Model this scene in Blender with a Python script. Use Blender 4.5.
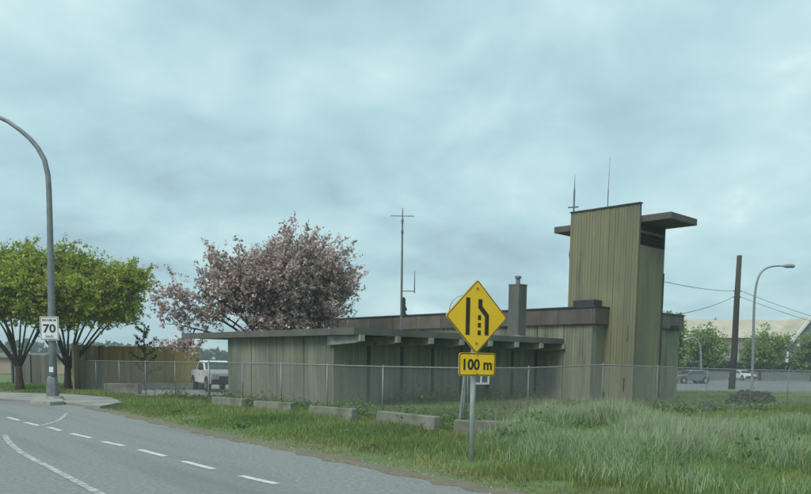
import bpy, math, random
import numpy as np
from mathutils import Vector, Matrix

for o in list(bpy.data.objects):
    bpy.data.objects.remove(o)
scene = bpy.context.scene
COL = scene.collection

# ------------------------------------------------------------------ camera
FPX = 800.0; EYE = 1.75; PITCH = math.radians(6.0); ROLL = 0.013
PW, PH = 811.0, 494.0
CX = 405.5; CY = 364.0 + FPX * math.tan(PITCH)
cam_d = bpy.data.cameras.new('camera'); cam = bpy.data.objects.new('camera', cam_d)
COL.objects.link(cam)
cam_d.sensor_fit = 'HORIZONTAL'; cam_d.sensor_width = 36.0
cam_d.lens = FPX / PW * 36.0
cam_d.shift_y = (CY - PH / 2) / PW
cam_d.clip_start = 0.1; cam_d.clip_end = 5000
_R = Vector((1, 0, 0)); _U = Vector((0, math.sin(PITCH), math.cos(PITCH))); _F = Vector((0, math.cos(PITCH), -math.sin(PITCH)))
_r = _R * math.cos(ROLL) + _U * math.sin(ROLL); _u = -_R * math.sin(ROLL) + _U * math.cos(ROLL)
mw = Matrix((_r, _u, -_F)).transposed().to_4x4(); mw.translation = (0, 0, EYE)
cam.matrix_world = mw
scene.camera = cam

# ------------------------------------------------------------------ world: overcast
SUN_EL = math.radians(52); SUN_AZ = math.radians(-142)     # azimuth from +Y towards +X
wd = bpy.data.worlds.new('World'); scene.world = wd; wd.use_nodes = True
N = wd.node_tree.nodes; Lk = wd.node_tree.links; N.clear()
def wn(t, **k):
    n = N.new(t)
    for a, b in k.items(): setattr(n, a, b)
    return n
def wmath(op, a, b=None, clamp=False):
    n = wn('ShaderNodeMath', operation=op, use_clamp=clamp)
    for i, v in enumerate((a, b)):
        if v is None: continue
        if isinstance(v, (int, float)): n.inputs[i].default_value = v
        else: Lk.new(v, n.inputs[i])
    return n.outputs[0]
sky = wn('ShaderNodeTexSky', sky_type='NISHITA', sun_disc=False)
sky.sun_elevation = SUN_EL; sky.sun_rotation = SUN_AZ
sky.air_density = 1.0; sky.dust_density = 2.0
bg_s = wn('ShaderNodeBackground'); bg_s.inputs[1].default_value = 0.06
Lk.new(sky.outputs[0], bg_s.inputs[0])
tc = wn('ShaderNodeTexCoord'); sp = wn('ShaderNodeSeparateXYZ'); Lk.new(tc.outputs['Generated'], sp.inputs[0])
zc = wmath('MAXIMUM', wmath('ADD', sp.outputs[2], 0.26), 0.12)
cb = wn('ShaderNodeCombineXYZ')
Lk.new(wmath('DIVIDE', sp.outputs[0], zc), cb.inputs[0]); Lk.new(wmath('DIVIDE', sp.outputs[1], zc), cb.inputs[1])
def wnoise(scale, det, dist, off):
    mp = wn('ShaderNodeMapping'); mp.inputs['Location'].default_value = off; mp.inputs['Scale'].default_value = (0.95, 0.85, 1)
    Lk.new(cb.outputs[0], mp.inputs[0])
    n = wn('ShaderNodeTexNoise'); n.inputs['Scale'].default_value = scale; n.inputs['Detail'].default_value = det
    n.inputs['Roughness'].default_value = 0.55; n.inputs['Distortion'].default_value = dist
    Lk.new(mp.outputs[0], n.inputs[0]); return n.outputs[0]
n1 = wnoise(1.2, 3, 0.5, (2.6, 6.2, 0)); n2 = wnoise(3.3, 8, 0.3, (4.3, 3.4, 1))
mixn = wmath('ADD', wmath('MULTIPLY', n1, 0.56), wmath('MULTIPLY', n2, 0.44))
cr = wn('ShaderNodeValToRGB'); Lk.new(mixn, cr.inputs[0])
E0 = cr.color_ramp.elements; E0[0].position = 0.33; E0[0].color = (0.205, 0.295, 0.352, 1)
E0[1].position = 0.68; E0[1].color = (0.60, 0.70, 0.705, 1)
e = cr.color_ramp.elements.new(0.575); e.color = (0.375, 0.505, 0.525, 1)
e = cr.color_ramp.elements.new(0.48); e.color = (0.290, 0.430, 0.462, 1)
bg_c = wn('ShaderNodeBackground'); Lk.new(cr.outputs[0], bg_c.inputs[0]); bg_c.inputs[1].default_value = 1.0
mx = wn('ShaderNodeMixShader'); mx.inputs[0].default_value = 0.90
Lk.new(bg_s.outputs[0], mx.inputs[1]); Lk.new(bg_c.outputs[0], mx.inputs[2])
ow = wn('ShaderNodeOutputWorld'); Lk.new(mx.outputs[0], ow.inputs[0])

sun_d = bpy.data.lights.new('sun', 'SUN'); sun_d.energy = 1.5; sun_d.angle = math.radians(28); sun_d.color = (1.0, 0.965, 0.90)
sun = bpy.data.objects.new('sun', sun_d); COL.objects.link(sun)
sdir = Vector((math.sin(SUN_AZ) * math.cos(SUN_EL), math.cos(SUN_AZ) * math.cos(SUN_EL), math.sin(SUN_EL)))
sun.rotation_euler = sdir.to_track_quat('Z', 'Y').to_euler(); sun.location = sdir * 100

vs = scene.view_settings
vs.view_transform = 'Standard'; vs.look = 'None'; vs.exposure = 0.8; vs.gamma = 1.0; vs.use_curve_mapping = False

random.seed(11); RNG = np.random.default_rng(7)

# ------------------------------------------------------------------ pixel -> place
def ray(u, v):
    a1 = u - CX; b1 = CY - v
    a = a1 * math.cos(ROLL) - b1 * math.sin(ROLL); b = a1 * math.sin(ROLL) + b1 * math.cos(ROLL)
    d = _R * (a / FPX) + _U * (b / FPX) + _F
    return d / d.y
def gp(u, v, z=0.0):
    d = ray(u, v); t = (z - EYE) / d.z
    return Vector((d.x * t, t, z))
def at(u, v, Y):
    d = ray(u, v); return Vector((d.x * Y, Y, EYE + d.z * Y))

# ------------------------------------------------------------------ materials
def newmat(name, rough=0.8, metal=0.0, spec=0.4):
    m = bpy.data.materials.new(name); m.use_nodes = True
    b = m.node_tree.nodes['Principled BSDF']
    b.inputs['Roughness'].default_value = rough; b.inputs['Metallic'].default_value = metal
    b.inputs['Specular IOR Level'].default_value = spec
    return m, m.node_tree.nodes, m.node_tree.links, b
def noise_mat(name, cols, scale=4.0, rough=0.85, stretch=(1, 1, 1), bump=0.0, bscale=None, metal=0.0, pos=None, spec=0.35,
              second=None, detail=5, random_tint=0.0):
    """cols: list of linear colours along a ramp; second=(colour, scale, stretch, lo, hi): stains on top."""
    m, n, l, b = newmat(name, rough, metal, spec)
    t = n.new('ShaderNodeTexCoord'); mp = n.new('ShaderNodeMapping'); mp.inputs['Scale'].default_value = stretch
    l.new(t.outputs['Object'], mp.inputs[0])
    nz = n.new('ShaderNodeTexNoise'); nz.inputs['Scale'].default_value = scale; nz.inputs['Detail'].default_value = detail
    nz.inputs['Roughness'].default_value = 0.6
    l.new(mp.outputs[0], nz.inputs[0])
    r = n.new('ShaderNodeValToRGB'); l.new(nz.outputs[0], r.inputs[0])
    ps = pos or [0.32 + 0.36 * i / max(1, len(cols) - 1) for i in range(len(cols))]
    el = r.color_ramp.elements
    while len(el) < len(cols): el.new(0.5)
    for e_, p_, c_ in zip(el, ps, cols): e_.position = p_; e_.color = (*c_, 1)
    out = r.outputs[0]
    if second:
        c2, s2, st2, lo, hi = second
        m2 = n.new('ShaderNodeMapping'); m2.inputs['Scale'].default_value = st2; m2.inputs['Location'].default_value = (3, 5, 1)
        l.new(t.outputs['Object'], m2.inputs[0])
        z2 = n.new('ShaderNodeTexNoise'); z2.inputs['Scale'].default_value = s2; z2.inputs['Detail'].default_value = 6
        l.new(m2.outputs[0], z2.inputs[0])
        mr = n.new('ShaderNodeMapRange'); mr.inputs[1].default_value = lo; mr.inputs[2].default_value = hi
        l.new(z2.outputs[0], mr.inputs[0])
        mxn = n.new('ShaderNodeMix'); mxn.data_type = 'RGBA'; l.new(mr.outputs[0], mxn.inputs[0])
        l.new(out, mxn.inputs[6]); mxn.inputs[7].default_value = (*c2, 1); out = mxn.outputs[2]
    if random_tint:
        oi = n.new('ShaderNodeObjectInfo'); mr = n.new('ShaderNodeMapRange')
        mr.inputs[3].default_value = 1 - random_tint; mr.inputs[4].default_value = 1 + random_tint
        l.new(oi.outputs['Random'], mr.inputs[0])
        vm = n.new('ShaderNodeVectorMath'); vm.operation = 'SCALE'; l.new(out, vm.inputs[0]); l.new(mr.outputs[0], vm.inputs[3]); out = vm.outputs[0]
    l.new(out, b.inputs['Base Color'])
    if bump:
        nb = n.new('ShaderNodeTexNoise'); nb.inputs['Scale'].default_value = bscale or scale * 6; nb.inputs['Detail'].default_value = 4
        l.new(mp.outputs[0], nb.inputs[0])
        bp = n.new('ShaderNodeBump'); bp.inputs['Strength'].default_value = bump; bp.inputs['Distance'].default_value = 0.03
        l.new(nb.outputs[0], bp.inputs['Height']); l.new(bp.outputs[0], b.inputs['Normal'])
    return m
def leaf_mat(name, trans=0.3, rough=0.7):
    m, n, l, b = newmat(name, rough, 0, 0.25)
    a = n.new('ShaderNodeAttribute'); a.attribute_name = 'tint'
    l.new(a.outputs['Color'], b.inputs['Base Color'])
    tr = n.new('ShaderNodeBsdfTranslucent'); l.new(a.outputs['Color'], tr.inputs[0])
    mxs = n.new('ShaderNodeMixShader'); mxs.inputs[0].default_value = trans
    l.new(b.outputs[0], mxs.inputs[1]); l.new(tr.outputs[0], mxs.inputs[2])
    l.new(mxs.outputs[0], n['Material Output'].inputs[0])
    return m
M = {}
M['asphalt'] = noise_mat('asphalt', [(0.175, 0.184, 0.182), (0.225, 0.235, 0.231), (0.285, 0.293, 0.286)], 14, 0.92, (1, 1, 1), 0.6, 90, detail=3,
                         second=((0.165, 0.174, 0.174), 1.0, (1, 1, 1), 0.48, 0.72))
for n_ in M['asphalt'].node_tree.nodes:            # wear runs along the road
    if n_.type == 'MAPPING' and tuple(n_.inputs['Location'].default_value) != (0, 0, 0):
        n_.vector_type = 'TEXTURE'; n_.inputs['Rotation'].default_value = (0, 0, math.radians(127)); n_.inputs['Scale'].default_value = (14, 1.0, 1)
M['asphalt_far'] = noise_mat('asphalt_far', [(0.12, 0.13, 0.135), (0.18, 0.19, 0.19)], 0.15, 0.9)
M['paint'] = noise_mat('road_paint', [(0.32, 0.335, 0.33), (0.58, 0.60, 0.585)], 9.0, 0.7, pos=[0.34, 0.54])
M['paint_worn'] = noise_mat('road_paint_worn', [(0.20, 0.21, 0.21), (0.46, 0.48, 0.47)], 7.0, 0.75, pos=[0.38, 0.62])
M['pavement'] = noise_mat('pavement_concrete', [(0.22, 0.22, 0.205), (0.31, 0.31, 0.285)], 0.8, 0.9, bump=0.2, bscale=40,
                          second=((0.16, 0.16, 0.145), 0.6, (1, 1, 1), 0.52, 0.7))
M['kerb'] = noise_mat('kerb_concrete', [(0.22, 0.22, 0.20), (0.34, 0.33, 0.30)], 3, 0.9, bump=0.2)
M['ground'] = noise_mat('ground_turf', [(0.075, 0.12, 0.042), (0.105, 0.155, 0.058), (0.14, 0.16, 0.08)], 1.6, 0.95, bump=0.8, bscale=14,
                        second=((0.13, 0.105, 0.07), 1.3, (1, 1, 1), 0.60, 0.75))
M['dirt'] = noise_mat('dirt_shoulder', [(0.125, 0.11, 0.075), (0.17, 0.15, 0.105), (0.12, 0.135, 0.07)], 2.2, 0.95, bump=0.6, bscale=40)
M['board_wall'] = noise_mat('grey_board_wall', [(0.175, 0.180, 0.137), (0.205, 0.209, 0.160), (0.24, 0.242, 0.19)], 2.4, 0.85, (1.6, 1.6, 0.10), 0.25, 18,
                            second=((0.12, 0.13, 0.095), 0.9, (1.0, 1.0, 0.25), 0.48, 0.72), random_tint=0.06)
M['tower_wall'] = noise_mat('olive_board_wall', [(0.185, 0.180, 0.108), (0.210, 0.203, 0.122), (0.24, 0.231, 0.145)], 2.0, 0.85, (1.8, 1.8, 0.09), 0.25, 18,
                            second=((0.14, 0.142, 0.095), 0.55, (1.0, 1.0, 0.35), 0.42, 0.68), random_tint=0.015)
M['main_wall'] = noise_mat('sage_board_wall', [(0.17, 0.174, 0.125), (0.21, 0.214, 0.157), (0.255, 0.257, 0.193)], 2.0, 0.85, (1.8, 1.8, 0.09), 0.25, 18,
                           second=((0.10, 0.105, 0.072), 1.0, (1.4, 1.4, 0.22), 0.54, 0.74), random_tint=0.07)
M['core'] = noise_mat('wall_core', [(0.05, 0.052, 0.045), (0.075, 0.078, 0.066)], 3, 0.9)
M['roof'] = noise_mat('roof_membrane', [(0.11, 0.11, 0.10), (0.17, 0.165, 0.15)], 1.2, 0.9, bump=0.2)
M['roof_edge'] = noise_mat('roof_edge_metal', [(0.085, 0.085, 0.075), (0.135, 0.133, 0.118)], 1.5, 0.6, (1, 1, 0.4))
M['beam'] = noise_mat('painted_beam', [(0.22, 0.225, 0.20), (0.36, 0.36, 0.32)], 3, 0.8, (1, 1, 0.5), second=((0.12, 0.12, 0.1), 2, (1, 1, 1), 0.55, 0.75))
M['fascia'] = noise_mat('brown_fascia', [(0.088, 0.074, 0.064), (0.115, 0.098, 0.085), (0.135, 0.117, 0.102)], 1.6, 0.65, (1, 1, 0.5), random_tint=0.16)
M['flashing'] = noise_mat('dark_flashing', [(0.03, 0.034, 0.037), (0.055, 0.06, 0.062)], 3, 0.5)
M['dark'] = noise_mat('dark_louvre', [(0.025, 0.027, 0.025), (0.045, 0.047, 0.042)], 3, 0.7)
M['slab'] = noise_mat('tower_slab', [(0.075, 0.068, 0.058), (0.12, 0.108, 0.09)], 2, 0.8, (1, 1, 0.6))
M['chimney'] = noise_mat('chimney_concrete', [(0.08, 0.086, 0.08), (0.125, 0.132, 0.122)], 2.5, 0.9, (1, 1, 0.25), 0.3, 22)
M['concrete'] = noise_mat('barrier_concrete', [(0.12, 0.125, 0.10), (0.185, 0.187, 0.155), (0.245, 0.245, 0.21)], 1.7, 0.9, bump=0.3, bscale=20,
                          second=((0.10, 0.105, 0.075), 1.4, (1, 1, 0.5), 0.50, 0.70), random_tint=0.08)
M['galv'] = noise_mat('galvanised_steel', [(0.19, 0.205, 0.205), (0.28, 0.30, 0.295)], 6, 0.5, metal=0.35, spec=0.5)
M['post_pale'] = noise_mat('pale_post', [(0.40, 0.43, 0.42), (0.50, 0.53, 0.52)], 4, 0.6)
M['galv_dark'] = noise_mat('weathered_steel', [(0.15, 0.16, 0.165), (0.23, 0.245, 0.25)], 4, 0.55, metal=0.4)
M['antenna'] = noise_mat('antenna_metal', [(0.12, 0.125, 0.13), (0.19, 0.195, 0.20)], 5, 0.5, metal=0.4)
M['wire'] = noise_mat('fence_wire', [(0.22, 0.235, 0.235), (0.33, 0.345, 0.345)], 5, 0.6, metal=0.2)
M['cable'] = noise_mat('cable_black', [(0.03, 0.032, 0.034), (0.05, 0.052, 0.055)], 5, 0.6)
M['yellow'] = noise_mat('sign_yellow', [(0.80, 0.485, 0.006), (0.90, 0.56, 0.010)], 2.0, 0.5, spec=0.5, second=((0.52, 0.33, 0.03), 3.0, (1, 1, 0.4), 0.58, 0.8))
M['black'] = noise_mat('sign_black', [(0.018, 0.017, 0.012), (0.03, 0.028, 0.02)], 4, 0.5)
M['white'] = noise_mat('sign_white', [(0.62, 0.64, 0.62), (0.74, 0.76, 0.74)], 3, 0.45)
M['aluminium'] = noise_mat('sign_back', [(0.40, 0.41, 0.41), (0.5, 0.51, 0.51)], 3, 0.45, metal=0.6)
M['rust'] = noise_mat('bolt_rust', [(0.35, 0.14, 0.03), (0.45, 0.2, 0.04)], 9, 0.6)
M['wood_yellow'] = noise_mat('yellow_fence_board', [(0.28, 0.19, 0.075), (0.39, 0.275, 0.11), (0.46, 0.34, 0.15)], 1.7, 0.85, (2, 2, 0.3), 0.2, 20,
                             second=((0.15, 0.11, 0.055), 1.3, (2, 2, 0.35), 0.50, 0.68), random_tint=0.2)
M['wood_grey'] = noise_mat('grey_fence_board', [(0.10, 0.10, 0.088), (0.16, 0.158, 0.135)], 1.7, 0.9, (2, 2, 0.3), 0.2, 20, random_tint=0.2)
M['wood_shaded'] = noise_mat('shaded_fence_board', [(0.17, 0.14, 0.085), (0.25, 0.205, 0.125)], 1.7, 0.9, (2, 2, 0.3), 0.2, 20, random_tint=0.2)  # same fence wood, with the shade on the return put into its colour
M['pole_wood'] = noise_mat('pole_wood', [(0.035, 0.034, 0.031), (0.068, 0.065, 0.058)], 2, 0.9, (4, 4, 0.3), 0.4, 20)
M['bark'] = noise_mat('bark', [(0.035, 0.03, 0.025), (0.075, 0.066, 0.055)], 3, 0.95, (3, 3, 0.8), 0.5, 12)
M['leaf'] = leaf_mat('leaf', 0.38); M['petal'] = leaf_mat('petal', 0.3); M['grass'] = leaf_mat('grass_blade', 0.38)
M['hangar_roof'] = noise_mat('tan_roof_sheet', [(0.42, 0.375, 0.285), (0.49, 0.44, 0.34)], 0.15, 0.7, (1, 1, 1), second=((0.37, 0.325, 0.245), 0.2, (4, 1, 1), 0.5, 0.7))
M['hangar_wall'] = noise_mat('pale_wall_sheet', [(0.27, 0.27, 0.24), (0.34, 0.335, 0.30)], 0.3, 0.8)
M['hangar_dark'] = noise_mat('grey_wall_sheet', [(0.12, 0.135, 0.14), (0.17, 0.185, 0.19)], 0.3, 0.8)
M['trim_white'] = noise_mat('white_trim', [(0.55, 0.56, 0.54), (0.65, 0.66, 0.64)], 1, 0.6)
M['tan_wall'] = noise_mat('tan_render', [(0.33, 0.25, 0.19), (0.42, 0.33, 0.25)], 0.5, 0.9)
M['car_white'] = noise_mat('car_paint_white', [(0.74, 0.77, 0.78), (0.80, 0.82, 0.83)], 1.5, 0.3, spec=0.5)
M['car_grey'] = noise_mat('car_paint_grey', [(0.10, 0.12, 0.14), (0.14, 0.16, 0.18)], 1.5, 0.3, spec=0.5)
M['car_silver'] = noise_mat('car_paint_silver', [(0.34, 0.37, 0.39), (0.42, 0.45, 0.46)], 1.5, 0.3, metal=0.3, spec=0.5)
M['glass'] = noise_mat('car_glass', [(0.02, 0.026, 0.03), (0.035, 0.043, 0.048)], 2, 0.08, spec=0.8)
M['tyre'] = noise_mat('tyre_rubber', [(0.015, 0.015, 0.015), (0.03, 0.03, 0.03)], 8, 0.9)
M['rim'] = noise_mat('wheel_rim', [(0.3, 0.31, 0.32), (0.42, 0.43, 0.44)], 8, 0.4, metal=0.5)
M['plastic'] = noise_mat('black_plastic', [(0.02, 0.021, 0.022), (0.04, 0.041, 0.042)], 6, 0.6)
M['lens'] = noise_mat('lamp_lens', [(0.5, 0.52, 0.54), (0.62, 0.64, 0.66)], 8, 0.15, spec=0.7)

for k_ in ('board_wall', 'tower_wall', 'main_wall'):      # each board has its own tone, plus dark run-off streaks
    nt_ = M[k_].node_tree; bs_ = nt_.nodes['Principled BSDF']; src_ = bs_.inputs['Base Color'].links[0].from_socket
    at_ = nt_.nodes.new('ShaderNodeAttribute'); at_.attribute_name = 'tint'
    mm_ = nt_.nodes.new('ShaderNodeMix'); mm_.data_type = 'RGBA'; mm_.blend_type = 'MULTIPLY'; mm_.inputs[0].default_value = 1
    nt_.links.new(src_, mm_.inputs[6]); nt_.links.new(at_.outputs['Color'], mm_.inputs[7])
    tc_ = nt_.nodes.new('ShaderNodeTexCoord'); mp_ = nt_.nodes.new('ShaderNodeMapping'); mp_.inputs['Scale'].default_value = (3.2, 3.2, 0.4); mp_.inputs['Location'].default_value = (9, 2, 4)
    nt_.links.new(tc_.outputs['Object'], mp_.inputs[0]); nz_ = nt_.nodes.new('ShaderNodeTexNoise'); nz_.inputs['Scale'].default_value = 1.0; nz_.inputs['Detail'].default_value = 5
    nt_.links.new(mp_.outputs[0], nz_.inputs[0]); mr_ = nt_.nodes.new('ShaderNodeMapRange'); mr_.inputs[1].default_value = 0.54; mr_.inputs[2].default_value = 0.76; mr_.inputs[4].default_value = 0.58
    nt_.links.new(nz_.outputs[0], mr_.inputs[0]); m2_ = nt_.nodes.new('ShaderNodeMix'); m2_.data_type = 'RGBA'; nt_.links.new(mr_.outputs[0], m2_.inputs[0])
    nt_.links.new(mm_.outputs[2], m2_.inputs[6]); m2_.inputs[7].default_value = (0.085, 0.09, 0.065, 1); nt_.links.new(m2_.outputs[2], bs_.inputs['Base Color'])

# ------------------------------------------------------------------ mesh helpers
ORG = {}
def props(o, label=None, cat=None, group=None, kind=None):
    if label: o['label'] = label
    if cat: o['category'] = cat
    if group: o['group'] = group
    if kind: o['kind'] = kind
    return o
def thing(name, label, cat, loc=(0, 0, 0), group=None):
    o = bpy.data.objects.new(name, None); COL.objects.link(o); o.location = loc; o.empty_display_size = 0.3
    ORG[o] = Vector(loc)
    return props(o, label, cat, group)
class MB:
    def __init__(s): s.v = []; s.f = []
    def add(s, vs_, fs_):
        k = len(s.v); s.v += [tuple(p) for p in vs_]; s.f += [tuple(i + k for i in f) for f in fs_]; return s
    def box8(s, p):      # bottom 4 ccw, top 4 ccw
        return s.add(p, [(3, 2, 1, 0), (4, 5, 6, 7), (0, 1, 5, 4), (1, 2, 6, 5), (2, 3, 7, 6), (3, 0, 4, 7)])
    def box(s, c, d, ax=None):
        c = Vector(c); hx, hy, hz = d[0] / 2, d[1] / 2, d[2] / 2
        X, Y, Z = ax or (Vector((1, 0, 0)), Vector((0, 1, 0)), Vector((0, 0, 1)))
        P = []
        for z in (-hz, hz):
            for x, y in ((-hx, -hy), (hx, -hy), (hx, hy), (-hx, hy)):
                P.append(c + X * x + Y * y + Z * z)
        return s.box8(P)
    def tube(s, path, rad, n=8, cap=True):
        path = [Vector(p) for p in path]
        if not isinstance(rad, (list, tuple)): rad = [rad] * len(path)
        k = len(s.v); up = None
        for i, p in enumerate(path):
            a = path[max(0, i - 1)]; b = path[min(len(path) - 1, i + 1)]
            d = (b - a).normalized() if (b - a).length > 1e-9 else Vector((0, 0, 1))
            if up is None:
                up = d.orthogonal().normalized()
            up = (up - d * up.dot(d))
            up = up.normalized() if up.length > 1e-6 else d.orthogonal().normalized()
            w = d.cross(up)
            for j in range(n):
                t = 2 * math.pi * j / n
                s.v.append(tuple(p + (up * math.cos(t) + w * math.sin(t)) * rad[i]))
        for i in range(len(path) - 1):
            for j in range(n):
                a0 = k + i * n + j; a1 = k + i * n + (j + 1) % n
                s.f.append((a0, a1, a1 + n, a0 + n))
        if cap:
            s.f.append(tuple(k + j for j in reversed(range(n)))); e0 = k + (len(path) - 1) * n
            s.f.append(tuple(e0 + j for j in range(n)))
        return s
    def prism(s, poly, off):       # polygon (3d points) extruded by off
        off = Vector(off); n = len(poly); P = [Vector(p) for p in poly]
        return s.add(P + [p + off for p in P], [tuple(reversed(range(n))), tuple(range(n, 2 * n))] +
                     [(i, (i + 1) % n, (i + 1) % n + n, i + n) for i in range(n)])
    def build(s, name, mat, parent=None, smooth=False, bevel=0.0, loc=None):
        org = Vector((0, 0, 0))
        if parent is not None: org = ORG[parent]
        elif loc is not None: org = Vector(loc)
        me = bpy.data.meshes.new(name)
        me.from_pydata([(p[0] - org.x, p[1] - org.y, p[2] - org.z) for p in s.v], [], s.f)
        me.materials.append(mat)
        import bmesh
        bm = bmesh.new(); bm.from_mesh(me); bmesh.ops.recalc_face_normals(bm, faces=bm.faces); bm.to_mesh(me); bm.free()
        if smooth:
            me.polygons.foreach_set('use_smooth', [True] * len(me.polygons))
        o = bpy.data.objects.new(name, me); COL.objects.link(o)
        if parent is not None: o.parent = parent
        else: o.location = org
        ORG[o] = org
        if bevel:
            b = o.modifiers.new('bevel', 'BEVEL'); b.width = bevel; b.segments = 2; b.limit_method = 'ANGLE'
        return o
def box_part(name, c, d, mat, parent, ax=None, bevel=0.0):
    return MB().box(c, d, ax).build(name, mat, parent, bevel=bevel)
def fast_mesh(name, verts, tris_or_quads, mat, tint=None, parent=None, kind=None, org=None):
    """numpy mesh; faces array (n,3) or (n,4)"""
    verts = np.asarray(verts, np.float32); F = np.asarray(tris_or_quads, np.int32)
    if parent is not None: org = ORG[parent]
    if org is not None: verts = verts - np.array(org, np.float32)
    me = bpy.data.meshes.new(name); k = F.shape[1]
    me.vertices.add(len(verts)); me.vertices.foreach_set('co', verts.ravel())
    me.loops.add(F.size); me.loops.foreach_set('vertex_index', F.ravel())
    me.polygons.add(len(F)); me.polygons.foreach_set('loop_start', np.arange(0, F.size, k, dtype=np.int32))
    me.polygons.foreach_set('loop_total', np.full(len(F), k, np.int32))
    me.update(calc_edges=True); me.materials.append(mat)
    if tint is not None:
        at_ = me.attributes.new('tint', 'FLOAT_COLOR', 'POINT')
        c = np.ones((len(verts), 4), np.float32); c[:, :3] = tint; at_.data.foreach_set('color', c.ravel())
    o = bpy.data.objects.new(name, me); COL.objects.link(o)
    if parent is not None: o.parent = parent
    elif org is not None: o.location = org
    if kind: o['kind'] = kind
    return o
def text_part(body, centre, right, up, normal, height, mat, parent, name, bold=0.0, squeeze=1.0, depth=0.004):
    cu = bpy.data.curves.new(name, 'FONT'); cu.body = body; cu.size = 1.0; cu.extrude = 0.0; cu.offset = bold
    cu.align_x = 'CENTER'; cu.resolution_u = 3
    to = bpy.data.objects.new('tmp', cu); COL.objects.link(to)
    dg = bpy.context.evaluated_depsgraph_get(); me = bpy.data.meshes.new_from_object(to.evaluated_get(dg))
    bpy.data.objects.remove(to); bpy.data.curves.remove(cu)
    me.name = name
    ys = [v.co.y for v in me.vertices]; xs = [v.co.x for v in me.vertices]
    y0, y1 = min(ys), max(ys); xm = (min(xs) + max(xs)) / 2; k = height / (y1 - y0)
    org = ORG[parent]
    for v in me.vertices:
        p = Vector(centre) + right * ((v.co.x - xm) * k * squeeze) + up * ((v.co.y - (y0 + y1) / 2) * k) + normal * depth
        v.co = p - org
    me.materials.clear(); me.materials.append(mat)
    o = bpy.data.objects.new(name, me); COL.objects.link(o); o.parent = parent; ORG[o] = org
    return o
Z3 = Vector((0, 0, 1))

# ------------------------------------------------------------------ ground, road
RD = Vector((-0.603, 0.798, 0)); RN = Vector((0.798, 0.603, 0))     # along the road, off the road to the right
edge_px = [(505, 494), (400, 473), (280, 448), (200, 432), (150, 421), (110, 412), (90, 408)]
EDGE = [gp(*p) for p in edge_px]
e0 = EDGE[0] + (EDGE[0] - EDGE[2]).normalized() * 22
EDGE = [e0] + EDGE
_eq = np.array([p.dot(RD) for p in EDGE]); _en = np.array([p.dot(RN) for p in EDGE])
def edge_dist(x, y):
    q = RD.x * x + RD.y * y; nn = RN.x * x + RN.y * y
    return nn - np.interp(q, _eq, _en)
def vnoise(x, y, s, seed=0):
    """cheap smooth value noise for numpy arrays"""
    x = np.asarray(x) * s; y = np.asarray(y) * s
    xi = np.floor(x).astype(np.int64); yi = np.floor(y).astype(np.int64); fx = x - xi; fy = y - yi
    fx = fx * fx * (3 - 2 * fx); fy = fy * fy * (3 - 2 * fy)
    def h(a, b):
        n_ = (a * 374761393 + b * 668265263 + seed * 974634777) & 0xFFFFFFFF
        n_ = ((n_ ^ (n_ >> 13)) * 1274126177) & 0xFFFFFFFF
        return ((n_ ^ (n_ >> 16)) & 0xFFFF) / 65535.0
    return (h(xi, yi) * (1 - fx) + h(xi + 1, yi) * fx) * (1 - fy) + (h(xi, yi + 1) * (1 - fx) + h(xi + 1, yi + 1) * fx) * fy
def ground_z(x, y):
    e_ = edge_dist(x, y)
    k = np.clip((e_ + 0.1) / 1.6, 0, 1)
    rel = (vnoise(x, y, 0.45, 3) - 0.5) * 0.14 + (vnoise(x, y, 1.3, 5) - 0.5) * 0.05
    yard = np.clip((np.asarray(y) - 26) / 5, 0, 1) * np.clip((-4 - np.asarray(x)) / 4, 0, 1)      # level by the paved corner
    far = np.clip((60 - np.asarray(y)) / 12, 0, 1)
    return -0.05 + k * (0.05 + (rel + 0.02) * (1 - yard) * far - 0.035 * yard)
gx = np.concatenate([[-2500, -900, -400, -180, -90, -60, -45], np.arange(-36, 36.1, 0.6), [45, 60, 90, 180, 400, 900, 2500]])
gy = np.concatenate([[-200, -60, -30, -12], np.arange(-4, 58.1, 0.6), [64, 75, 100, 160, 300, 700, 1500, 4000]])
GX, GY = np.meshgrid(gx, gy); GZ = ground_z(GX, GY)
nx, ny = len(gx), len(gy); idx = np.arange(nx * ny).reshape(ny, nx)
quads = np.stack([idx[:-1, :-1], idx[:-1, 1:], idx[1:, 1:], idx[1:, :-1]], -1).reshape(-1, 4)
g = fast_mesh('ground', np.stack([GX, GY, GZ], -1).reshape(-1, 3), quads, M['ground'], kind='structure')
g['label'] = 'rough turf and bare soil around the building'

def sheet(name, pts, z, mat, thick=0.0, label=None):
    mb = MB(); P = [(p[0], p[1], z) for p in pts]
    if thick: mb.prism([(p[0], p[1], z - thick) for p in pts], (0, 0, thick))
    else: mb.add(P, [tuple(range(len(P)))])
    o = mb.build(name, mat); o['kind'] = 'structure'
    if label: o['label'] = label
    return o
corner = [gp(60, 403.5), gp(0, 400.5), gp(0, 400.5) + Vector((-30, 8, 0))]
right_edge = EDGE + corner
road_pts = [Vector((p.x, p.y, 0)) for p in right_edge]
road_pts += [Vector((-120, 75, 0)), Vector((-150, 60, 0)), Vector((-40, 4, 0)), Vector((-6, -40, 0)), Vector((14, -40, 0))]
road = sheet('road', road_pts, 0.0, M['asphalt'], label='worn grey asphalt road with dashed lane line')
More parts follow.
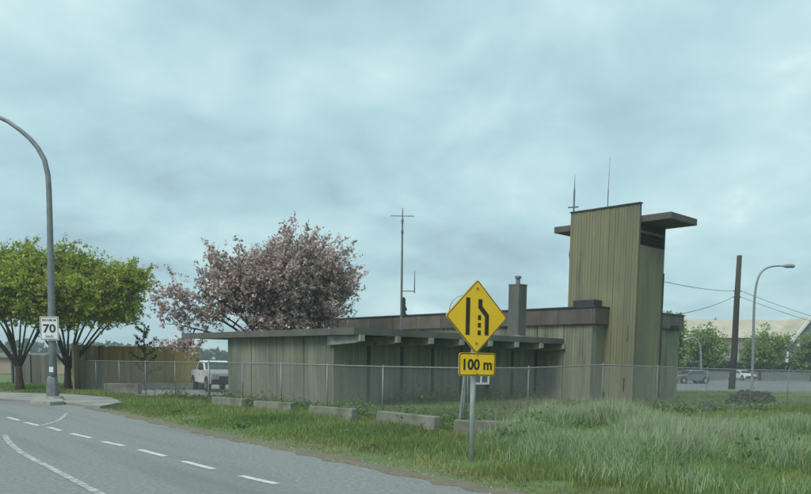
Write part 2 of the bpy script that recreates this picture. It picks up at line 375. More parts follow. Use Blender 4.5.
# dirt shoulder: an uneven ribbon along the edge
mb = MB(); n_s = 90; A_ = []; B_ = []
for i in range(n_s + 1):
    q = _eq[0] + 12 + (_eq[-1] - _eq[0] - 12) * i / n_s
    nn = float(np.interp(q, _eq, _en))
    w1 = 0.10 + 0.22 * random.random(); w2 = (0.25 + 0.4 * random.random())
    if i > n_s - 12: w2 *= (n_s - i) / 12 + 0.1
    A_.append(RD * q + RN * (nn - w1)); B_.append(RD * q + RN * (nn + w2))
vsd = []
for a, b in zip(A_, B_):
    m_ = (a + b) / 2
    vsd += [(a.x, a.y, 0.004), (m_.x, m_.y, max(0.03, float(ground_z(m_.x, m_.y)) + 0.02)), (b.x, b.y, float(ground_z(b.x, b.y)) - 0.01)]
fsd = []
for i in range(n_s):
    k = i * 3; fsd += [(k, k + 1, k + 4, k + 3), (k + 1, k + 2, k + 5, k + 4)]
sh = MB().add(vsd, fsd).build('dirt_shoulder', M['dirt']); sh['kind'] = 'structure'; sh['label'] = 'strip of bare brown dirt beside the asphalt'

# painted lines: children of the road
def ribbon(name, pts, w, mat, z=0.006):
    pts = [Vector(p) for p in pts]; mb = MB(); V = []
    for i, p in enumerate(pts):
        d = (pts[min(i + 1, len(pts) - 1)] - pts[max(i - 1, 0)]).normalized(); s_ = Vector((d.y, -d.x, 0))
        V += [(p.x - s_.x * w / 2, p.y - s_.y * w / 2, z), (p.x + s_.x * w / 2, p.y + s_.y * w / 2, z)]
    return mb.add(V, [(2 * i, 2 * i + 1, 2 * i + 3, 2 * i + 2) for i in range(len(pts) - 1)]).build(name, mat, road)
S7 = 2.703
for a, b in (((20, 128), (52, 137)), ((68, 142), (105, 151)), ((130, 155), (165, 165)), ((192, 172), (248, 185)), ((278, 194), (335, 206)),
             ((377, 216), (446, 234)), ((494, 247), (578, 269)), ((650, 287), (748, 309))):
    ribbon('lane_dash', [gp(a[0] / S7, 370 + a[1] / S7), gp(b[0] / S7, 370 + b[1] / S7)], 0.13, M['paint'])
d7 = (gp(748 / S7, 370 + 309 / S7) - gp(650 / S7, 370 + 287 / S7)).normalized()
p7 = gp(650 / S7, 370 + 287 / S7)
for k in (1, 2, 3):
    ribbon('lane_dash', [p7 + d7 * 2.3 * k, p7 + d7 * (2.3 * k + 1.1)], 0.13, M['paint'])
def smooth(pts, n=6):
    P = [Vector(p) for p in pts]; out = []
    for i in range(len(P) - 1):
        p0, p1, p2, p3 = P[max(i - 1, 0)], P[i], P[i + 1], P[min(i + 2, len(P) - 1)]
        for k in range(n):
            t = k / n
            out.append(0.5 * ((2 * p1) + (p2 - p0) * t + (2 * p0 - 5 * p1 + 4 * p2 - p3) * t * t + (3 * p1 - p0 - 3 * p2 + p3) * t ** 3))
    return out + [P[-1]]
sol = [gp(a / S7, 370 + b / S7) for a, b in ((15, 175), (20, 190), (60, 225), (150, 272), (270, 335))]
sol.append(sol[-1] + (sol[-1] - sol[-2]) * 2.0)
ribbon('edge_line', smooth(sol), 0.12, M['paint_worn'])
ribbon('guide_line', smooth([gp(a / S7, 370 + b / S7) for a, b in ((105, 152), (150, 140), (170, 128), (180, 118))]), 0.10, M['paint_worn'])

# paved corner and yard behind
pv = [gp(-40, 399.3), gp(60, 403.2), gp(84, 406.6), gp(100, 408), gp(122, 404), gp(112, 399), gp(70, 395.5), gp(-40, 392.6)]
sheet('pavement', pv, 0.07, M['pavement'], 0.14, 'pale concrete pavement at the street corner')
yd = [gp(108, 392), gp(150, 398), gp(240, 398), Vector((-4, 50, 0)), Vector((-9, 60, 0)), Vector((-22, 60, 0))]
sheet('yard', yd, 0.035, M['pavement'], 0.1, 'pale concrete yard behind the fence')
sheet('parking_lot', [(17, 61), (24, 58.5), (200, 58), (240, 128), (20, 128)], 0.02, M['asphalt_far'], 0.06, 'grey asphalt lot beyond the grass')
kb = MB(); kb.box((110, 59.0, 0.05), (184, 0.5, 0.3)); ko = kb.build('kerb', M['kerb']); ko['kind'] = 'structure'; ko['label'] = 'pale kerb along the asphalt lot'

# ------------------------------------------------------------------ building (local axes s = left-far, t = right-far)
T0 = Vector((10.475, 37.166, 0)); PHI = math.radians(45.34)
A = Vector((-math.cos(PHI), math.sin(PHI), 0)); B = Vector((math.sin(PHI), math.cos(PHI), 0))
def L(s, t, z=0.0): return T0 + A * s + B * t + Z3 * z
bld = thing('fire_hall', 'low grey-green board-walled building with flat roofs and a tall square tower', 'building', L(3, -2, 0))
def lbox(name, s0, s1, t0, t1, z0, z1, mat, parent=bld, bevel=0.0):
    P = [L(s, t, z) for z in (z0, z1) for s, t in ((s0, t0), (s1, t0), (s1, t1), (s0, t1))]
    return MB().box8(P).build(name, mat, parent, bevel=bevel)
def rib_panel(name, P0, along, width, nrm, z0, z1, mat, parent=bld, pitch=0.155, thick=0.10):
    """vertical boards, grooves recessed, boards slightly uneven; P0 = bottom start on the face plane"""
    prof = []; nb = max(1, round(width / pitch)); w = width / nb
    for i in range(nb):
        d = random.uniform(-0.009, 0.009); g_ = 0.010
        prof += [(i * w, -0.016), (i * w + g_, d), ((i + 1) * w - g_, d)]
    prof.append((width, -0.016))
    V = []
    for x, d in prof:
        V += [P0 + along * x + nrm * d + Z3 * z0, P0 + along * x + nrm * d + Z3 * z1]
    n = len(prof); F = [(2 * i, 2 * i + 2, 2 * i + 3, 2 * i + 1) for i in range(n - 1)]
    k = len(V)
    for x in (0, width):
        V += [P0 + along * x - nrm * thick + Z3 * z0, P0 + along * x - nrm * thick + Z3 * z1]
    F += [(1, k + 1, k, 0), (2 * n - 2, k + 2, k + 3, 2 * n - 1), (k, k + 1, k + 3, k + 2)]
    F += [tuple([2 * i + 1 for i in range(n)] + [k + 3, k + 1]), tuple([2 * i for i in reversed(range(n))] + [k, k + 2])]
    o = MB().add(V, F).build(name, mat, parent)
    tv = []
    for i in range(nb):
        b_ = random.choice((1.0, 1.0, 1.02, 0.98, random.uniform(0.90, 1.06))); tv += [0.82, 0.82, b_, b_, b_, b_]
    tv += [0.72, 0.72]; tv += [0.8] * (len(V) - len(tv))
    c = np.ones((len(V), 4), np.float32); c[:, :3] = np.array(tv)[:, None]
    o.data.attributes.new('tint', 'FLOAT_COLOR', 'POINT').data.foreach_set('color', c.ravel())
    return o
def panels(P0, along, total, nrm, z0, z1, mat, count, gap=0.03, **k):
    w = total / count
    for i in range(count):
        rib_panel('wall_panel', P0 + along * (i * w + gap / 2), along, w - gap, nrm, z0, z1, mat, **k)
# annex
SW = 4.70; SE = 12.1; TF = -14.0
lbox('wall_core', SW + 0.12, SE - 0.02, TF + 0.12, -1.2, -0.05, 2.80, M['core'])
panels(L(SE, TF), -A, SE - SW, -B, -0.05, 2.80, M['board_wall'], 4)
pitch_b = 13.17 / 7.15; tb = [-14.31 + pitch_b * (i + 0.15) for i in range(8)]
cuts = [TF] + [t for t in tb[1:]]
for i in range(len(cuts) - 1):
    a0 = cuts[i] + (0.10 if i else 0.0); a1 = cuts[i + 1] - 0.10
    rib_panel('wall_panel', L(SW, a0), B, a1 - a0, -A, -0.05, 2.80, M['board_wall'])
    lbox('wall_joint', SW + 0.03, SW + 0.13, cuts[i + 1] - 0.10, cuts[i + 1] + 0.10, -0.05, 2.79, M['core'])
roof = lbox('roof_slab', 3.13, 15.46, -14.31, -1.13, 2.82, 3.00, M['roof'])
lbox('roof_edge', 3.10, 15.49, -14.36, -14.312, 2.79, 3.045, M['roof_edge'])
lbox('roof_edge', 3.08, 3.128, -14.31, -1.13, 2.79, 3.045, M['roof_edge'])
for t in tb:      # outrigger beams, cut back underneath
    P = []
    for tt in (t - 0.11, t + 0.11):
        P += [L(3.0, tt, 2.785), L(3.0, tt, 2.56), L(3.35, tt, 2.50), L(4.9, tt, 2.42), L(4.9, tt, 2.785)]
    MB().add(P, [(0, 1, 2, 3, 4), (9, 8, 7, 6, 5)] + [(i, (i + 1) % 5, (i + 1) % 5 + 5, i + 5) for i in range(5)]).build('beam', M['beam'], bld)
# main block
lbox('wall_core', 1.70, 20.5, -0.98, 4.55, -0.05, 4.40, M['core'])
lbox('wall_core', 0.28, 1.70, 2.45, 4.55, -0.05, 4.30, M['core'])
panels(L(SW - 0.02, -1.1), -A, SW - 0.02 - 1.57, -B, -0.05, 3.76, M['main_wall'], 2)
panels(L(20.5, -1.1), -A, 20.5 - SW, -B, 3.02, 3.76, M['main_wall'], 8)
rib_panel('wall_panel', L(1.57, -1.08), B, 1.06, -A, -0.05, 3.76, M['main_wall'])
rib_panel('wall_panel', L(0.16, 2.53), B, 2.1, -A, -0.05, 3.66, M['main_wall'])
lbox('roof_slab', 1.7, 20.4, -0.95, 4.6, 4.405, 4.44, M['roof'])
nf = 10; wf = (20.6 - 1.47) / nf
for i in range(nf):
    lbox('fascia_panel', 1.47 + wf * i + 0.012, 1.47 + wf * (i + 1) - 0.012, -1.24, -1.13, 3.72, 4.46, M['fascia'])
lbox('fascia_panel', 1.36, 1.465, -1.24, -0.02, 3.72, 4.46, M['fascia'])
lbox('flashing', 1.33, 20.6, -1.29, -1.05, 4.463, 4.53, M['flashing'])
lbox('flashing', 1.33, 1.60, -1.045, -0.02, 4.463, 4.53, M['flashing'])
lbox('roof_curb', 1.62, 2.75, -0.95, -0.25, 4.535, 4.84, M['flashing'])
lbox('fascia_panel', 0.02, 0.13, 2.56, 4.78, 3.62, 4.30, M['fascia'])
lbox('flashing', -0.03, 0.4, 2.56, 4.83, 4.303, 4.36, M['flashing'])
# tower
tower_z = 9.12
zs_top = at(668, 211.3, 36.3).z; zs_bot = zs_top - 0.30
lbox('tower_core', 0.12, 3.58, 0.14, 2.42, -0.05, 7.25, M['core'])
for i in range(3):
    w = 3.7 / 3
    rib_panel('tower_front_panel', L(3.7 - i * w - 0.003, 0), -A, w - 0.006, -B, -0.05, tower_z, M['tower_wall'], thick=0.16, pitch=0.155)
lbox('tower_cap', -0.03, 3.73, -0.05, 0.20, tower_z + 0.003, tower_z + 0.06, M['flashing'])
rib_panel('tower_side_panel', L(0.0, 0.18), B, 2.30, -A, -0.05, 7.30, M['tower_wall'], pitch=0.16)
rib_panel('tower_side_panel', L(3.7, 2.48), -B, 2.30, A, -0.05, zs_bot, M['tower_wall'], pitch=0.16)
lbox('tower_back_panel', 0.1, 3.6, 2.43, 2.55, -0.05, zs_bot - 0.002, M['slab'])
lbox('tower_corner_post', 0.0, 0.12, 2.34, 2.46, 7.305, zs_bot - 0.003, M['slab'])
lbox('louvre_back', 0.35, 0.40, 0.2, 2.40, 7.26, zs_bot - 0.004, M['dark'])
lbox('louvre_rail', 0.02, 0.10, 0.18, 2.33, 7.86, 7.98, M['slab'])
for k in range(4):
    zz = 8.05 + 0.17 * k
    if zz < zs_bot - 0.1: lbox('louvre_slat', 0.12, 0.28, 0.2, 2.33, zz, zz + 0.03, M['dark'])
for k in range(3): lbox('louvre_slat', 0.12, 0.28, 0.2, 2.33, 7.36 + 0.16 * k, 7.39 + 0.16 * k, M['dark'])
P = [L(s, t, z) for z in (zs_bot, zs_top) for s, t in ((-1.43, 0.21), (4.80, 0.21), (4.80, 2.72), (-1.43, 2.72))]
MB().box8(P).build('tower_roof_slab', M['slab'], bld, bevel=0.02)
lbox('downpipe', -0.05, -0.012, 2.40, 2.45, 0.0, 6.2, M['dark'])
lbox('vent', 1.45, 1.67, -0.09, -0.02, 0.25, 0.55, M['dark'])
lbox('crack_strip', 0.42, 0.47, -0.06, -0.015, 0.6, 1.25, M['dark'])  # thin dark strip added in place of a crack in the tower boards
lbox('crack_strip', 0.35, 0.39, -0.055, -0.015, 3.0, 3.65, M['galv_dark'])  # upper stretch of the same crack line, also an added strip
lbox('wall_box', 0.4 + SW - 0.9, 0.4 + SW - 0.62, -1.2, -1.11, 0.7, 1.15, M['galv'])
lbox('wall_lamp', -0.28, 0.015, 3.5, 3.75, 3.55, 3.78, M['dark'])
# cable drooping down the far edge of the tower
MB().tube([L(3.78, 0.3, 8.2), L(3.83, 0.3, 7.8), L(3.92, 0.3, 7.2), L(3.86, 0.3, 6.8), L(3.76, 0.3, 6.6)], 0.018, 5).build('cable', M['cable'], bld)
# chimney on the annex roof
s_c, t_c = 4.25, -3.3
ch = lbox('chimney', s_c - 0.30, s_c + 0.30, t_c - 0.30, t_c + 0.30, 3.003, at(516, 286, L(s_c, t_c).y).z, M['chimney'])
zc_ = at(516, 286, L(s_c, t_c).y).z
def sub(o, par): o.parent = par; return o
sub(lbox('chimney_cap', s_c - 0.312, s_c + 0.312, t_c - 0.312, t_c + 0.312, zc_ + 0.002, zc_ + 0.07, M['chimney']), ch)
sub(lbox('chimney_base', s_c - 0.6, s_c + 0.6, t_c - 0.6, t_c + 0.6, 3.003, 3.12, M['beam']), ch)
pp = L(s_c, t_c, zc_ + 0.09)
sub(MB().tube([pp, pp + Z3 * 0.24], 0.10, 8).tube([pp + Z3 * 0.26, pp + Z3 * 0.36], 0.15, 8).build('flue', M['galv_dark'], bld), ch)

# antennas (stand on the roofs)
s_m, t_m = 5.75, -9.4
mb_ = L(s_m, t_m, 3.0); Ym = mb_.y; ux = (401 - CX)
mast = thing('radio_mast', 'tall thin radio mast with crossbar and side dipole on the annex roof', 'antenna', mb_)
ztop = at(401, 208, Ym).z
MB().tube([mb_, mb_ + Z3 * 2.2, Vector((mb_.x, mb_.y, ztop - 0.6)), Vector((mb_.x, mb_.y, ztop))], [0.05, 0.05, 0.035, 0.015], 6).build('pole', M['antenna'], mast)
zx = at(401, 216, Ym).z
MB().tube([Vector((mb_.x - 0.5, mb_.y, zx)), Vector((mb_.x + 0.5, mb_.y, zx))], 0.018, 5).build('crossbar', M['antenna'], mast)
zq = at(401, 291, Ym).z
MB().tube([Vector((mb_.x, mb_.y, zq)), Vector((mb_.x + 0.55, mb_.y, zq))], 0.022, 5).build('side_arm', M['antenna'], mast)
MB().tube([Vector((mb_.x + 0.55, mb_.y, zq - 0.08)), Vector((mb_.x + 0.55, mb_.y, zq + 0.85))], [0.03, 0.012], 5).build('dipole', M['antenna'], mast)
box_part('base_plate', mb_ + Z3 * 0.03 - Vector((0.2, 0, 0)), (0.9, 0.3, 0.05), M['beam'], mast)
for v_ in (221, 232): box_part('clamp', Vector((mb_.x, mb_.y, at(401, v_, Ym).z)), (0.11, 0.11, 0.12), M['antenna'], mast)
w1 = L(3.62, 0.12, tower_z + 0.06); wt = thing('whip_antenna', 'stout whip antenna with a crosspiece at the left end of the tower top', 'antenna', w1)
MB().tube([w1, w1 + Z3 * 0.95, w1 + Z3 * 1.25, w1 + Z3 * 1.75], [0.04, 0.045, 0.02, 0.008], 6).build('rod', M['antenna'], wt)
MB().tube([w1 + Vector((-0.28, 0, 0.22)), w1 + Vector((0.22, 0, 0.26))], 0.035, 5).build('crosspiece', M['antenna'], wt)
w2 = L(1.75, 0.12, tower_z + 0.06); wt = thing('whip_antenna', 'long hair-thin whip antenna rising from the middle of the tower top', 'antenna', w2)
MB().tube([w2, w2 + Z3 * 0.8], 0.022, 6).build('socket', M['antenna'], wt)
MB().tube([w2 + Z3 * 0.8, w2 + Vector((0.03, 0, 2.25))], [0.014, 0.007], 5).build('rod', M['antenna'], wt)
hp = at(461, 313, L(6, -6).y); hp = L(6.1, -6.2, 3.0); hp.x = at(465, 313, hp.y).x
hoop = thing('loop_antenna', 'thin pale ring antenna on the annex roof behind the yellow diamond sign', 'antenna', hp)
hz = at(465, 311, hp.y).z
MB().tube([Vector((hp.x + 0.72 * math.cos(k * math.pi / 14), hp.y, hz + 0.72 * math.sin(k * math.pi / 14))) for k in range(29)], 0.02, 5, False).build('ring', M['galv'], hoop)
MB().tube([hp, Vector((hp.x, hp.y, hz - 0.7))], 0.025, 6).build('stem', M['galv'], hoop)

# ------------------------------------------------------------------ merge sign
sb = Vector((1.29, 14.35, 0.0)); sb.z = float(ground_z(sb.x, sb.y)) - 0.05
SNn = Vector((0.47, -0.883, 0)).normalized(); SRt = Vector((-SNn.y, SNn.x, 0))
sg = thing('merge_sign', 'yellow diamond lane-narrows sign with a 100 m plate on a steel post', 'road sign', sb)
cD = at(475, 317, sb.y); cD.x += 0.0
def sp(c, x, y, d=0.0): return c + SRt * x + Z3 * y + SNn * d
def rounded_poly(c, pts, r, d, n=5):
    out = []
    for i in range(len(pts)):
        p = Vector(pts[i]); a = (Vector(pts[i - 1]) - p).normalized(); b = (Vector(pts[(i + 1) % len(pts)]) - p).normalized()
        ang = a.angle(b); dd = r / math.tan(ang / 2); cen = p + (a + b).normalized() * (r / math.sin(ang / 2))
        st = p + a * dd - cen; en = p + b * dd - cen
        for k in range(n + 1):
            q = st.slerp(en, k / n) if n else st
            w = cen + q.normalized() * r
            out.append(sp(c, w.x, w.y, d))
    return out
HD = 0.645
sb2 = Vector((cD.x, cD.y, 0)) - SNn * 0.02; sb2.z = sb.z
MB().tube([sb2, Vector((sb2.x, sb2.y, cD.z + 0.5))], 0.048, 8).build('post', M['post_pale'], sg, smooth=True)
face = MB().prism(rounded_poly(cD, [(HD, 0), (0, HD), (-HD, 0), (0, -HD)], 0.05, 0.055), SNn * 0.012).build('sign_face', M['yellow'], sg)
MB().prism(rounded_poly(cD, [(HD + .012, 0), (0, HD + .012), (-HD - .012, 0), (0, -HD - .012)], 0.055, 0.048), SNn * 0.006).build('sign_back', M['aluminium'], sg)
def inked(c, loop_out, loop_in, d, nm):
    n = len(loop_out); MB().add(loop_out + loop_in, [(i, (i + 1) % n, (i + 1) % n + n, i + n) for i in range(n)]).build(nm, M['black'], face)
inked(cD, rounded_poly(cD, [(HD - .008, 0), (0, HD - .008), (-HD + .008, 0), (0, -HD + .008)], 0.046, 0.070),
      rounded_poly(cD, [(HD - .026, 0), (0, HD - .026), (-HD + .026, 0), (0, -HD + .026)], 0.036, 0.070), 0, 'border')
def ink(poly, nm='symbol', c=cD, par=None, d=0.0705, mat='black'):
    return MB().add([sp(c, x, y, d) for x, y in poly], [tuple(range(len(poly)))]).build(nm, M[mat], par or face)
ink([(-0.235, -0.32), (-0.150, -0.32), (-0.150, 0.33), (-0.235, 0.33)], 'lane_bar')
ink([(0.165, -0.32), (0.250, -0.32), (0.250, 0.04), (0.105, 0.19), (0.105, 0.31), (0.02, 0.31), (0.02, 0.155), (0.165, 0.005)], 'lane_bar')
for y0, y1 in ((-0.32, -0.235), (-0.185, -0.105), (-0.055, 0.03)):
    ink([(0.018, y0), (0.083, y0), (0.083, y1), (0.018, y1)], 'lane_dash_mark')
for yy in (0.49, -0.47):
    MB().tube([sp(cD, 0, yy, 0.066), sp(cD, 0, yy, 0.076)], 0.024, 8).build('bolt', M['rust'], sg)
cT = at(475.3, 364.5, sb.y)
tabf = MB().prism(rounded_poly(cT, [(-0.385, -0.205), (0.385, -0.205), (0.385, 0.205), (-0.385, 0.205)], 0.05, 0.055), SNn * 0.012).build('distance_plate', M['yellow'], sg)
lo = rounded_poly(cT, [(-0.377, -0.197), (0.377, -0.197), (0.377, 0.197), (-0.377, 0.197)], 0.045, 0.070)
li = rounded_poly(cT, [(-0.361, -0.181), (0.361, -0.181), (0.361, 0.181), (-0.361, 0.181)], 0.036, 0.070)
n_ = len(lo); MB().add(lo + li, [(i, (i + 1) % n_, (i + 1) % n_ + n_, i + n_) for i in range(n_)]).build('border', M['black'], tabf)
text_part('100 m', sp(cT, 0.01, 0.0, 0.070), SRt, Z3, SNn, 0.20, M['black'], tabf, 'lettering', bold=0.03, squeeze=0.98, depth=0.001)
for yy in (0.16, -0.165):
    MB().tube([sp(cT, 0, yy, 0.066), sp(cT, 0, yy, 0.074)], 0.014, 8).build('bolt', M['rust'], sg)

# ------------------------------------------------------------------ chain-link fences
def fence(label, pts, h, posts_label=None, thick_ends=(True, True), mesh=True):
    base = Vector((pts[0].x, pts[0].y, 0)); f = thing('chain_link_fence', label, 'fence', base)
    tops = []
    for i, p in enumerate(pts):
        r = 0.038 if ((i == 0 and thick_ends[0]) or (i == len(pts) - 1 and thick_ends[1])) else 0.021
        hh = h[i] if isinstance(h, list) else h
        gz = float(ground_z(p.x, p.y)); top = Vector((p.x, p.y, hh)); tops.append(top)
        po = MB().tube([Vector((p.x, p.y, gz - 0.1)), top + Z3 * 0.02], r, 8).build('post', M['galv'], f, smooth=True)
        MB().tube([top + Z3 * 0.02, top + Z3 * 0.06], [r * 1.3, r * 0.5], 8).build('post_cap', M['galv'], po)
    MB().tube(tops, 0.021, 6).build('top_rail', M['galv'], f)
    wr = 0.0027
    for i in range(len(pts) - 1):
        a, b = tops[i], tops[i + 1]; Lh = (Vector((b.x, b.y, 0)) - Vector((a.x, a.y, 0))).length
        H_ = 1.62; V = []; F = []
        d = (b - a) / Lh; step = 0.085
        nrm = Vector((d.y, -d.x, 0)).normalized() * 0.03
        def pt(x, z): return a + d * x + Z3 * (z - H_ - 0.03) + nrm
        k0 = -int(H_ / step) - 1
        for sgn in (1, -1):
            for j in range(k0, int(Lh / step) + int(H_ / step) + 2):
                x0 = j * step; x1 = x0 + sgn * H_
                z0, z1 = 0.0, H_
                if sgn < 0: x0, x1 = j * step, j * step - H_
                # clip to [0, Lh]
                t0, t1 = 0.0, 1.0; dx = x1 - x0
                ta, tb_ = (0 - x0) / dx, (Lh - x0) / dx
                lo_, hi_ = min(ta, tb_), max(ta, tb_); t0 = max(t0, lo_); t1 = min(t1, hi_)
                if t1 - t0 < 0.01: continue
                p = pt(x0 + dx * t0, H_ * t0); q = pt(x0 + dx * t1, H_ * t1)
                w_ = Vector((0, 0, wr)); s_ = d * wr; kk = len(V)
                V += [p - s_, p + s_, p + nrm.normalized() * wr * 1.6, q - s_, q + s_, q + nrm.normalized() * wr * 1.6]
                F += [(kk, kk + 1, kk + 4, kk + 3), (kk + 1, kk + 2, kk + 5, kk + 4), (kk + 2, kk, kk + 3, kk + 5)]
        mo = MB(); mo.v = [tuple(v) for v in V]; mo.f = F
        mo.build('wire_mesh', M['wire'], f)['kind'] = 'stuff'
    return f
FP0 = Vector((1.55, 21.5, 0))
left = [FP0 + RD * t for t in (0, 3.76, 7.0, 10.25, 13.5, 16.8)]
fence('galvanised chain link fence along the grey annex, behind the concrete barriers', left, [1.66, 1.66, 1.68, 1.70, 1.70, 1.72])
left2 = [FP0 + RD * (16.8 + 0.1) + RN * 0.0] + [FP0 + RD * (16.8 + 3.3 * k) - RN * 0.25 * k for k in (1, 2, 3, 4, 5)]
fence('chain link fence in front of the white pickup and the yellow board fence', left2, 1.70, thick_ends=(False, True))
FD = Vector((0.759, 0.651, 0)).normalized()
rt = [FP0 + FD * t for t in (0.12, 2.6, 6.17, 9.3, 12.6, 16.0, 19.3, 22.6, 26)]
fence('chain link fence through the tall grass, crossing in front of the tower', rt, [1.66, 1.68, 1.80, 1.76, 1.72, 1.70, 1.68, 1.68, 1.68], thick_ends=(False, False))
# a notice frame wired to the corner post
nb_ = at(478, 378, 21.9)
nt = thing('notice_board', 'small white-framed notice board wired to the fence behind the sign post', 'notice', Vector((nb_.x, nb_.y, nb_.z)))
ax_ = (FD, Vector((-FD.y, FD.x, 0)), Z3)
cN = nb_ - ax_[1] * 0.10
for dx, dz, wx, wz in ((0, 0.15, 0.66, 0.05), (0, -0.15, 0.66, 0.05), (-0.31, 0, 0.05, 0.25), (0.31, 0, 0.05, 0.25), (0.02, 0, 0.04, 0.25)):
    box_part('frame', cN + FD * dx + Z3 * dz, (wx, 0.03, wz), M['white'], nt, ax_)
box_part('panel', cN + ax_[1] * 0.02, (0.62, 0.008, 0.28), M['hangar_dark'], nt, ax_)
# leaning old post beside it
lp = Vector((1.38, 20.9, -0.1)); lq = Vector((1.52, 20.98, 1.55))
lpo = MB().tube([lp, lq], 0.036, 8).build('leaning_post', M['galv'], None, loc=lp); props(lpo, 'short leaning steel post beside the yellow sign post', 'post')

# ------------------------------------------------------------------ concrete barriers
bl = [((209, 397), (239, 399), 'concrete barrier block by the white end post of the fence, near the pickup'),
      ((251, 401), (288, 403), 'concrete barrier block in front of the middle of the annex front wall'),
      ((306, 406), (349, 409), 'concrete barrier block in front of the annex wall corner'),
      ((373, 411), (431, 417), 'longest pale concrete barrier block below the first beams of the canopy'),
      ((453, 420.5), (545, 423), 'concrete barrier sunk in weeds behind the yellow sign post')]
for (p, q, lab) in bl:
    a = gp(*p, 0.42); b = gp(*q, 0.42); d = (b - a); d.z = 0; ln = d.length; d.normalize(); nn = Vector((-d.y, d.x, 0))
    if nn.dot(RN) < 0: nn = -nn
    c = (a + b) / 2; base = Vector((c.x, c.y, float(ground_z(c.x, c.y)) - 0.08)); zt = 0.42
    prof = [(0.0, 0.0), (0.0, 0.14), (0.09, 0.34), (0.11, 1.0), (0.33, 1.0), (0.35, 0.34), (0.44, 0.14), (0.44, 0.0)]
    poly = [base - d * (ln / 2) + nn * x + Z3 * (z * (zt - base.z)) for x, z in prof]
    br = MB().prism(poly, d * ln).build('concrete_barrier', M['concrete'], None, bevel=0.025, loc=base)
    props(br, lab, 'barrier', 'concrete barriers along the fence')

# ------------------------------------------------------------------ street lamps
def speed_and_lamp():
    b = gp(53, 401.5); b.z = 0.0; Y = b.y
    o = thing('street_lamp', 'tall grey tapered street lamp with curved arm and speed limit plate at the corner', 'street lamp', b)
    path = [at(u, v, Y) for u, v in ((53.6, 396), (52.5, 350), (51, 280), (49.8, 220), (49, 190), (48, 175), (44.5, 160), (38, 148), (30, 138.5), (20, 130), (8, 121.5), (-8, 114), (-26, 110), (-46, 108))]
    path[0].z = 0.25
    rr = [0.17, 0.16, 0.14, 0.115, 0.11, 0.105, 0.10, 0.095, 0.09, 0.085, 0.08, 0.07, 0.06, 0.055]
    MB().tube(path, rr, 12).build('pole', M['galv_dark'], o, smooth=True)
    h = path[-1]
    MB().tube([h + Vector((0.1, 0, 0.02)), h - Vector((0.2, 0, 0)), h - Vector((0.6, 0, 0.02)), h - Vector((0.8, 0, 0.04))], [0.07, 0.16, 0.15, 0.04], 8).build('lamp_head', M['galv_dark'], o, smooth=True)
    MB().tube([b + Z3 * 0.2, b + Z3 * 0.75, b + Z3 * 0.95, b + Z3 * 1.05], [0.27, 0.25, 0.22, 0.17], 8).build('base_shroud', M['galv_dark'], o)
    MB().tube([b - Z3 * 0.05, b + Z3 * 0.22], [0.52, 0.42], 10).build('footing', M['kerb'], o)
    box_part('tag', at(53, 369.5, Y) - Vector((0, 0.17, 0)), (0.17, 0.01, 0.22), M['white'], o)
    cs = at(51.5, 328.5, Y) - Vector((0, 0.19, 0))
    pl = MB().prism([cs + Vector((x, 0, z)) for x, z in ((-0.385, -0.48), (0.385, -0.48), (0.385, 0.48), (-0.385, 0.48))], (0, -0.01, 0)).build('speed_plate', M['white'], o, bevel=0.0)
    X = Vector((1, 0, 0)); NN = Vector((0, -1, 0)); cc = cs + NN * 0.010
    lo_ = [cc + Vector((x, -0.002, z)) for x, z in ((-0.36, -0.455), (0.36, -0.455), (0.36, 0.455), (-0.36, 0.455))]
    li_ = [cc + Vector((x, -0.002, z)) for x, z in ((-0.335, -0.43), (0.335, -0.43), (0.335, 0.43), (-0.335, 0.43))]
    MB().add(lo_ + li_, [(i, (i + 1) % 4, (i + 1) % 4 + 4, i + 4) for i in range(4)]).build('border', M['black'], pl)
    text_part('70', cc + Z3 * -0.01, X, Z3, NN, 0.36, M['black'], pl, 'lettering', bold=0.03, squeeze=1.15, depth=0.003)
    text_part('MAXIMUM', cc + Z3 * 0.33, X, Z3, NN, 0.10, M['black'], pl, 'lettering', bold=0.015, squeeze=0.9, depth=0.003)
    text_part('km/h', cc + Z3 * -0.33, X, Z3, NN, 0.12, M['black'], pl, 'lettering', bold=0.015, depth=0.003)
    return o
speed_and_lamp()
# raised kerbed island round its foot
isl = [gp(u, v) for u, v in ((30, 404.6), (36, 400.6), (62, 401.2), (64, 404.8), (50, 405.6))]
sheet('kerb_island', isl, 0.13, M['kerb'], 0.18, 'raised concrete island round the lamp foot')
def small_lamp(lab, base, path, r):
    o = thing('street_lamp', lab, 'street lamp', base)
    pts = smooth(path, 4); n = len(pts)
    MB().tube(pts, [r * (1 - 0.55 * i / n) for i in range(n)], 8).build('pole', M['galv'], o, smooth=True)
    h = pts[-1]; d = (pts[-1] - pts[-3]).normalized()
    MB().tube([h - d * 0.1, h + d * 0.15, h + d * 0.7, h + d * 0.85], [r * 0.5, r * 1.3, r * 1.2, r * 0.3], 8).build('lamp_head', M['galv'], o, smooth=True)
    MB().tube([base, base + Z3 * 0.4], [r * 1.7, r * 1.5], 8).build('base_plate', M['galv'], o)
b2 = gp(752, 391.5); Y2 = b2.y
small_lamp('pale curved-arm street lamp standing to the right of the wooden utility pole', b2, [b2] + [at(u, v, Y2) for u, v in ((753, 350), (754, 310), (755.5, 290), (759, 276), (765, 269), (774, 266.2), (784, 266))], 0.115)
Y3 = 88.0; b3 = at(701, 384, Y3); b3.z = 0.0
small_lamp('short street lamp with drooping arm close to the right end of the building', b3, [b3] + [at(u, v, Y3) for u, v in ((701, 365), (700.5, 350), (698.5, 342), (694, 338), (690, 338.5))], 0.13)

